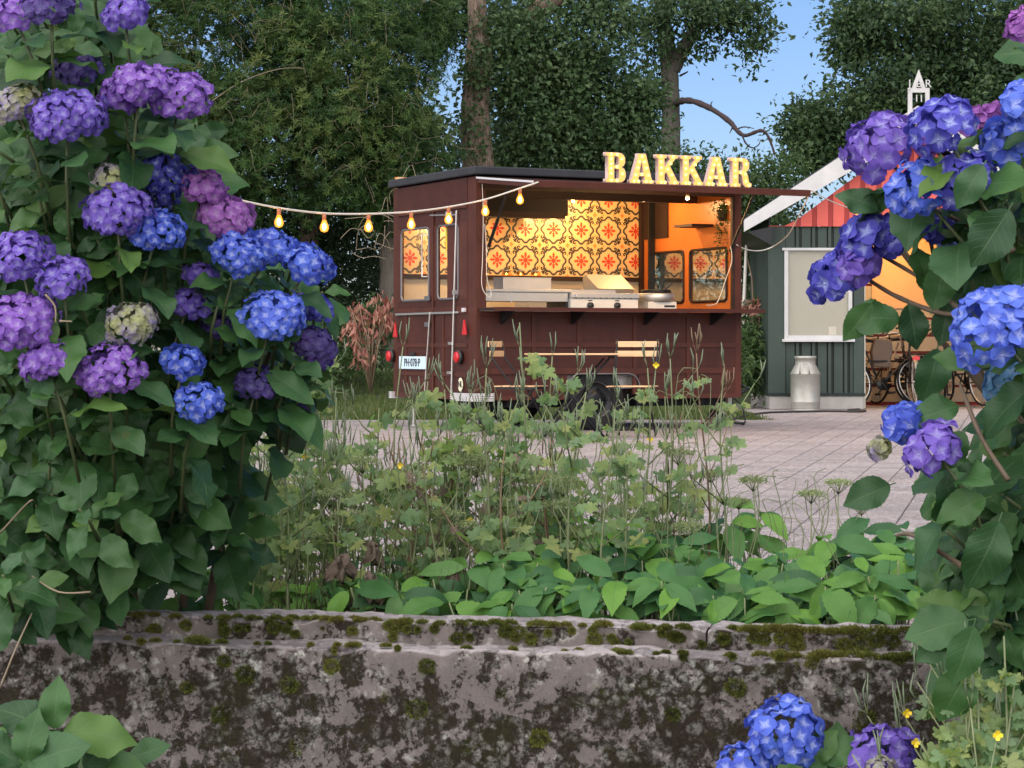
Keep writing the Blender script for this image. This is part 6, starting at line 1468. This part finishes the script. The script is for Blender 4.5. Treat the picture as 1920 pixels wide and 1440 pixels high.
def weed(px, topy, Y, label, seed, group=None, tall=True, nleaf=14, flower=False, dry=False, z0=.03):
    rr = random.Random(seed); x = (px-960)/F*Y; zt = CAMZ-(topy-655)/F*Y; H = zt-z0
    root = thing('celandine_plant', label, 'weed', (x+rr.uniform(-.05, .05), Y, z0), 0, group); o0 = root.location
    st_ = B(); pods = B(); fl_ = []
    lean_ = Vector((x, Y, zt))-o0; main = []
    for k in range(8):
        f_ = k/7; main.append(Vector((lean_.x*f_+.025*math.sin(f_*5+seed)*H, .02*math.cos(f_*4+seed), H*f_)))
    st_.tube(main, [.0042*(1-.6*k/7) for k in range(8)], 5)
    tips = [(main[-1], (main[-1]-main[-2]).normalized())]
    for b_ in range(4 if tall else 3):
        f_ = rr.uniform(.35, .92); i = int(f_*7); p0 = main[i].lerp(main[min(i+1, 7)], f_*7-i); a = rr.uniform(0, 6.28); Lb = H*(1-f_)*rr.uniform(.3, .8)+.04
        d = Vector((math.cos(a)*.9, math.sin(a)*.5, .7)).normalized(); p1 = p0+d*Lb*.5; p2 = p1+(d+Vector((0, 0, .6))).normalized()*Lb*.5
        st_.tube([p0, p1, p2], [.0022, .0018, .0012], 4); tips.append((p2, (p2-p1).normalized())); 
        for q in (p1, p0): fl_.append((q, d))
    for tp, td in tips:
        npod = rr.choice((0, 2, 3, 5)) if tall else rr.choice((0, 0, 2, 3))
        for k in range(npod):
            a = rr.uniform(0, 6.28); d = (td+Vector((math.cos(a)*.55, math.sin(a)*.55, rr.uniform(-.1, .7)))).normalized(); s_ = .012+.02*rr.random()
            q0 = tp+d*s_; q1 = q0+(d+Vector((0, 0, .9))).normalized()*.022; q2 = q1+Vector((rr.uniform(-.008, .008), 0, rr.uniform(.018, .034)))
            st_.tube([tp, q0], .0008, 3); pods.tube([q0, q1, q2], [.0012, .0021, .0008], 4)
    stm = MAT['dry_stem'] if dry else MAT['weed_stem']
    st_.build('stem', stm, root, True)
    if pods.v: tag(pods.build('seed_pods', MAT['dry_stem'] if dry else MAT['pod_green'], root, True), kind='stuff')
    for k in range(nleaf):
        f_ = rr.random()**.8*.93; i = int(f_*7); p0 = main[i].lerp(main[min(i+1, 7)], f_*7-i) if k >= len(fl_) else fl_[k][0]
        a = rr.uniform(0, 6.28); s_ = (.046-.018*f_)*rr.uniform(.5, 1.35)
        for q in range(rr.choice((3, 3, 5))):
            aa = a+(q-1)*.9+rr.uniform(-.3, .3); d = Vector((math.cos(aa), math.sin(aa)*.8, rr.uniform(-.1, .7))).normalized()
            me = CL[rr.randrange(4)]; o = link_m('leaf', me, place_leaf(root, o0+p0+Vector((math.cos(a), math.sin(a)*.8, .1))*s_*(.25 if q in (0, 2) else .9 if q == 1 else 1.3), d, (rr.uniform(-.5, .5), -.75, .55), s_), root)
            if dry and rr.random() < .25: o.material_slots[0].link = 'OBJECT'; o.material_slots[0].material = dry_leaf
    if flower:
        f_ = bpy.data.objects.new('yellow_flower', None); C.objects.link(f_); f_.parent = root; tp = tips[min(2, len(tips)-1)][0]; f_.location = tp+Vector((0, -.01, .012))
        pm_ = B()
        for k in range(4):
            a = k*math.pi/2; pm_.poly([(0, 0, 0), (.006*math.cos(a-.7), -.002, .006*math.sin(a-.7)), (.0085*math.cos(a-.3), -.004, .0085*math.sin(a-.3)), (.0085*math.cos(a+.3), -.004, .0085*math.sin(a+.3)), (.006*math.cos(a+.7), -.002, .006*math.sin(a+.7))])
        pm_.build('petals', MAT['petal_yellow'], f_)
    return root
TALL = [(985, 605, 5.75, 'tall thin weed reaching up in front of the counter left of the bistro table', 0, 0), (925, 690, 5.7, 'leafy weed standing before the edge-on folding chair', 0, 0), (1040, 668, 5.9, 'tall weed with curled tips in front of the bistro table', 0, 0), (1092, 735, 5.6, 'weed standing before the left edge of the wheel arch', 0, 0),
        (1142, 765, 5.55, 'broad-leaved weed covering the trailer wheel', 0, 0), (1208, 690, 5.8, 'weed with a small yellow flower below the right folding chair', 1, 0), (1262, 672, 5.9, 'thin weed right of the right folding chair with white buds', 0, 0), (1318, 662, 5.95, 'reddish dry-topped weed before the lower right panels of the trailer', 0, 1),
        (1365, 690, 5.9, 'weed with upright green pods at the front right corner of the trailer', 0, 0), (750, 650, 6.0, 'tall weed crossing the left tail light of the trailer', 0, 0), (790, 715, 6.0, 'weed with a cluster of upright pods below the licence plate', 0, 0), (825, 730, 5.9, 'weed with pods before the near locking rod', 0, 0), (562, 645, 5.8, 'tall curling weed before the dark purple flower heads', 0, 0), (530, 705, 5.8, 'weed with pale pods at the right foot of the left hydrangea', 0, 0),
        (640, 745, 5.9, 'weed standing before the lawn left of the trailer', 0, 0), (880, 745, 5.8, 'weed rising beside the round country sticker', 0, 0), (700, 765, 5.8, 'weed rising before the trailer\'s far support leg', 0, 0), (1160, 800, 5.6, 'weed bending right between the trailer wheel and the jockey wheel', 0, 0)]
for k, (px, ty, Y, lab, fl_, dr) in enumerate(TALL): weed(px, ty, Y, lab, 200+k, 'celandine weeds behind the wall', True, 10, bool(fl_), bool(dr))
rr = random.Random(44)
for k in range(78):
    px = rr.uniform(400, 1380); ty = rr.uniform(770, 960) if px < 1200 else rr.uniform(830, 960)
    if rr.random() < .5: px = rr.uniform(480, 1000)
    weed(px, ty, rr.uniform(5.5, 6.4), 'lower celandine weed in the tangled bed between wall and paving', 400+k, 'low celandine weeds in the bed', False, 9, k % 9 == 0, k % 7 == 0)
for k, (px, ty) in enumerate(((1880, 1190), (1820, 1280), (1900, 1320), (1850, 1240))):
    rt_ = weed(px, ty, 4.1, ('celandine weed with yellow flowers in the lower right corner', 'small celandine weed left of the corner weed, before the wall end', 'celandine weed at the very bottom right edge', 'celandine weed with thin pods under the right hydrangea')[k], 600+k, 'celandine weeds in the lower right corner', False, 18, True, z0=-.7)
rw = random.Random(9)
for k in range(20): weed(rw.uniform(1770, 1940), rw.uniform(1190, 1400), rw.uniform(3.7, 4.3), 'leafy celandine among the weeds at the lower right edge', 640+k, 'leafy celandine at the lower right edge', False, 30, k % 5 == 0, False, z0=-.7)
# ground elder: leafy shoots
def elder(px, topy, Y, label, seed, group, big=.12):
    rr = random.Random(seed); x = (px-960)/F*Y; zt = CAMZ-(topy-655)/F*Y; z0 = .03
    root = thing('ground_elder_plant', label, 'leafy plant', (x, Y, z0), 0, group); H = max(.05, zt-z0); st_ = B()
    for s in range(rr.randint(2, 3)):
        top = Vector((rr.uniform(-.08, .08), rr.uniform(-.06, .04), H*rr.uniform(.6, 1))) ; st_.tube([(0, 0, 0), top*.5+Vector((top.x*.1, 0, 0)), top], [.003, .0025, .002], 5)
        a0 = rr.uniform(0, 6.28); nl = rr.choice((3, 5, 5))
        for k in range(nl):
            a = a0+2*math.pi*k/nl+rr.uniform(-.2, .2); d = Vector((math.cos(a), math.sin(a)*.9, rr.uniform(-.5, .5)-.25*math.sin(a)*-1)).normalized()
            link_m('leaflet', GL[rr.randrange(3)], place_leaf(root, root.location+top+d*.01, d, (rr.uniform(-.45, .45), rr.uniform(-1.1, -.1), .8), big*rr.uniform(.6, 1.1)), root)
    st_.build('stem', MAT['weed_stem'], root, True)
rr = random.Random(12)
front = [900, 960, 1020, 1075, 1130, 1185, 1240, 1290, 1345, 1400, 1455, 1510, 1565, 1620, 1675]
ORD = 'first second third fourth fifth sixth seventh eighth ninth tenth eleventh twelfth thirteenth fourteenth last'.split()
for k, px in enumerate(front): elder(px, 1100+rr.uniform(-25, 10), 5.28-(px-900)/800*.16, f'ground elder shoot behind the coping, {ORD[k]} from the left', 700+k, 'front row of ground elder', .125)
for k in range(44):
    px = rr.uniform(950, 1720); f_ = rr.random(); elder(px, 1060-110*f_-max(0, (1000-px)*.3), 5.4+.75*f_, 'ground elder shoot in the mass of bright leaves behind the front row', 800+k, 'ground elder massed behind', .12)
for k in range(17): px = rr.uniform(230, 930); elder(px, rr.uniform(1050, 1120), rr.uniform(5.35, 5.8), 'darker ground elder shoot low behind the left part of the wall', 900+k, 'darker ground elder on the left', .125)
# umbels
def umbel(px, py, Y, w, label, seed, group='green seed umbels over the paving'):
    rr = random.Random(seed); c = P(px, py, Y); root = thing('umbel_plant', label, 'umbel', (c.x+rr.uniform(-.03, .03), Y, .03), 0, group); o0 = root.location; r_ = w/2*Y/F
    st_ = B(); tp = c-o0; base = Vector((0, 0, 0)); st_.tube([base, base.lerp(tp, .5)+Vector((.01, 0, 0)), tp-Vector((0, 0, r_*.8))], [.0028, .0022, .0018], 5)
    ht = tp-Vector((0, 0, r_*.8)); sd_ = []
    for k in range(16):
        a = k*2.4; q = math.sqrt((k+.5)/16)*r_; e = ht+Vector((q*math.cos(a), q*math.sin(a), r_*.95-.25*q)); st_.tube([ht, e], .0008, 3)
        for j in range(26): sd_.append(tuple(e+Vector((rr.gauss(0, .006), rr.gauss(0, .006), rr.gauss(.003, .003)))))
    st_.build('stalk', MAT['weed_stem'], root, True); leafcloud('seed_cluster', np.array(sd_), .0065, .0038, MAT['umbel_green'], root, seed=seed)
foliage('umbel_green', [(.20, .26, .10), (.30, .37, .16), (.42, .46, .25)], .7)
for k, (px, py, w, Y, lab) in enumerate([(1272, 848, 62, 5.9, 'highest green seed umbel, below the jockey wheel'), (1412, 900, 55, 6.0, 'umbel on two thin stalks left of the paving\'s open part'), (1333, 888, 45, 6.1, 'small umbel between the highest one and the stalked one'), (1572, 905, 55, 6.2, 'darker umbel on the left of the rightmost leaf tip'), (1521, 925, 50, 6.1, 'umbel between the leaf bed and the right hydrangea'), (1615, 945, 55, 5.9, 'pale umbel nearest to the right hydrangea'), (1385, 940, 40, 6.0, 'loose umbel just above the bright leaves'),
                                  (1010, 900, 85, 5.8, 'yellow-green umbel in the middle of the weeds'), (1050, 945, 80, 5.7, 'wide umbel before the middle weeds'), (1170, 950, 60, 5.8, 'dark umbel right of the middle weeds'), (1290, 985, 60, 5.8, 'umbel low above the left end of the bright leaves'), (660, 965, 90, 5.7, 'flat pale umbel in the left weeds')]):
    umbel(px, py, Y, w, lab, 950+k)
ru = random.Random(77)
for k in range(16): umbel(ru.uniform(560, 1180), ru.uniform(850, 1010), ru.uniform(5.6, 6.2), ru.uniform(45, 80), 'small pale green umbel among the tangled weeds', 990+k, 'small umbels among the weeds')
# brown withered leaves hanging in the weeds
def withered(px, py, Y, s_, label, seed):
    root = thing('withered_leaf', label, 'dead leaf', P(px, py, Y)); rr = random.Random(seed); 
    for k in range(3):
        vs, fs = [], []
        for j in range(8):
            for i in range(5): u, v = i/4-.5, j/7; w = math.sin(math.pi*min(1, v*.9+.08))*.6; vs.append((u*w*s_+.1*s_*math.sin(v*5+k), .15*s_*math.sin(u*9+v*6+k)+.05*s_*k, -v*s_+.08*s_*math.cos(u*8+k)))
        for j in range(7):
            for i in range(4): fs.append((j*5+i, j*5+i+1, (j+1)*5+i+1, (j+1)*5+i))
        o = np_mesh('leaf_blade', vs, fs, dry_leaf, root, smooth=True); o.rotation_euler = (rr.uniform(-.3, .3), rr.uniform(-.6, .6), rr.uniform(0, 6)); m_ = o.modifiers.new('s', 'SOLIDIFY'); m_.thickness = .0006
for k, a in enumerate([(640, 1040, 5.45, .07, 'crumpled grey brown leaf left of the largest withered leaf'), (690, 1075, 5.4, .075, 'largest withered reddish leaf hanging low behind the coping'), (705, 1020, 5.6, .06, 'dark withered leaf upright in the middle weeds'), (560, 820, 5.8, .04, 'brown curled leaf at the left of the weeds'), (845, 1065, 5.5, .05, 'pale withered leaf right of the largest one'), (480, 960, 5.7, .05, 'red brown leaf at the foot of the left hydrangea')]): withered(*a[:4], a[4], 40+k)
r = np.random.default_rng(33); pts = []
for k in range(1500):
    y = r.uniform(5.4, 6.7); px = r.uniform(420, 1700) if k % 3 else r.uniform(520, 900); pts.append(((px-960)/F*y, y, .03))
tag(blades('bed_grass', pts, .10, .27, .0035, MAT['bed_blade'], seed=7), 'thin dry grass and bare stalks growing through the weeds behind the wall', 'grass', kind='stuff')
r = np.random.default_rng(35); pts = [(x, 5.0+.25-.19*x+r.uniform(0, .4), .05) for x in r.uniform(-1.3, 1.4, 900)]

# thin bent stalks woven through the bed
rt = random.Random(61); tb_ = B()
for k in range(150):
    px = rt.uniform(430, 1350) if k % 3 else rt.uniform(1200, 1650); Y = rt.uniform(5.5, 6.4); top = rt.uniform(700, 1000) if px < 1350 else rt.uniform(880, 1000)
    p0 = Vector(((px-960)/F*Y, Y, .03)); p3 = P(px+rt.uniform(-60, 60), top, Y+rt.uniform(-.1, .1)); dx = rt.uniform(-.06, .06)
    pts = [p0, p0.lerp(p3, .35)+Vector((dx, 0, 0)), p0.lerp(p3, .75)+Vector((-dx*.6, 0, .01)), p3, p3+Vector((rt.uniform(-.05, .05), 0, rt.uniform(-.02, .03)))]
    tb_.tube(smooth_path(pts, 3), rt.uniform(.0007, .0014), 4)
tag(tb_.build('tangled_stalks', MAT['weed_stem'], None, True), 'thin dry bent stalks tangled through the weed bed', 'stalks', kind='stuff')
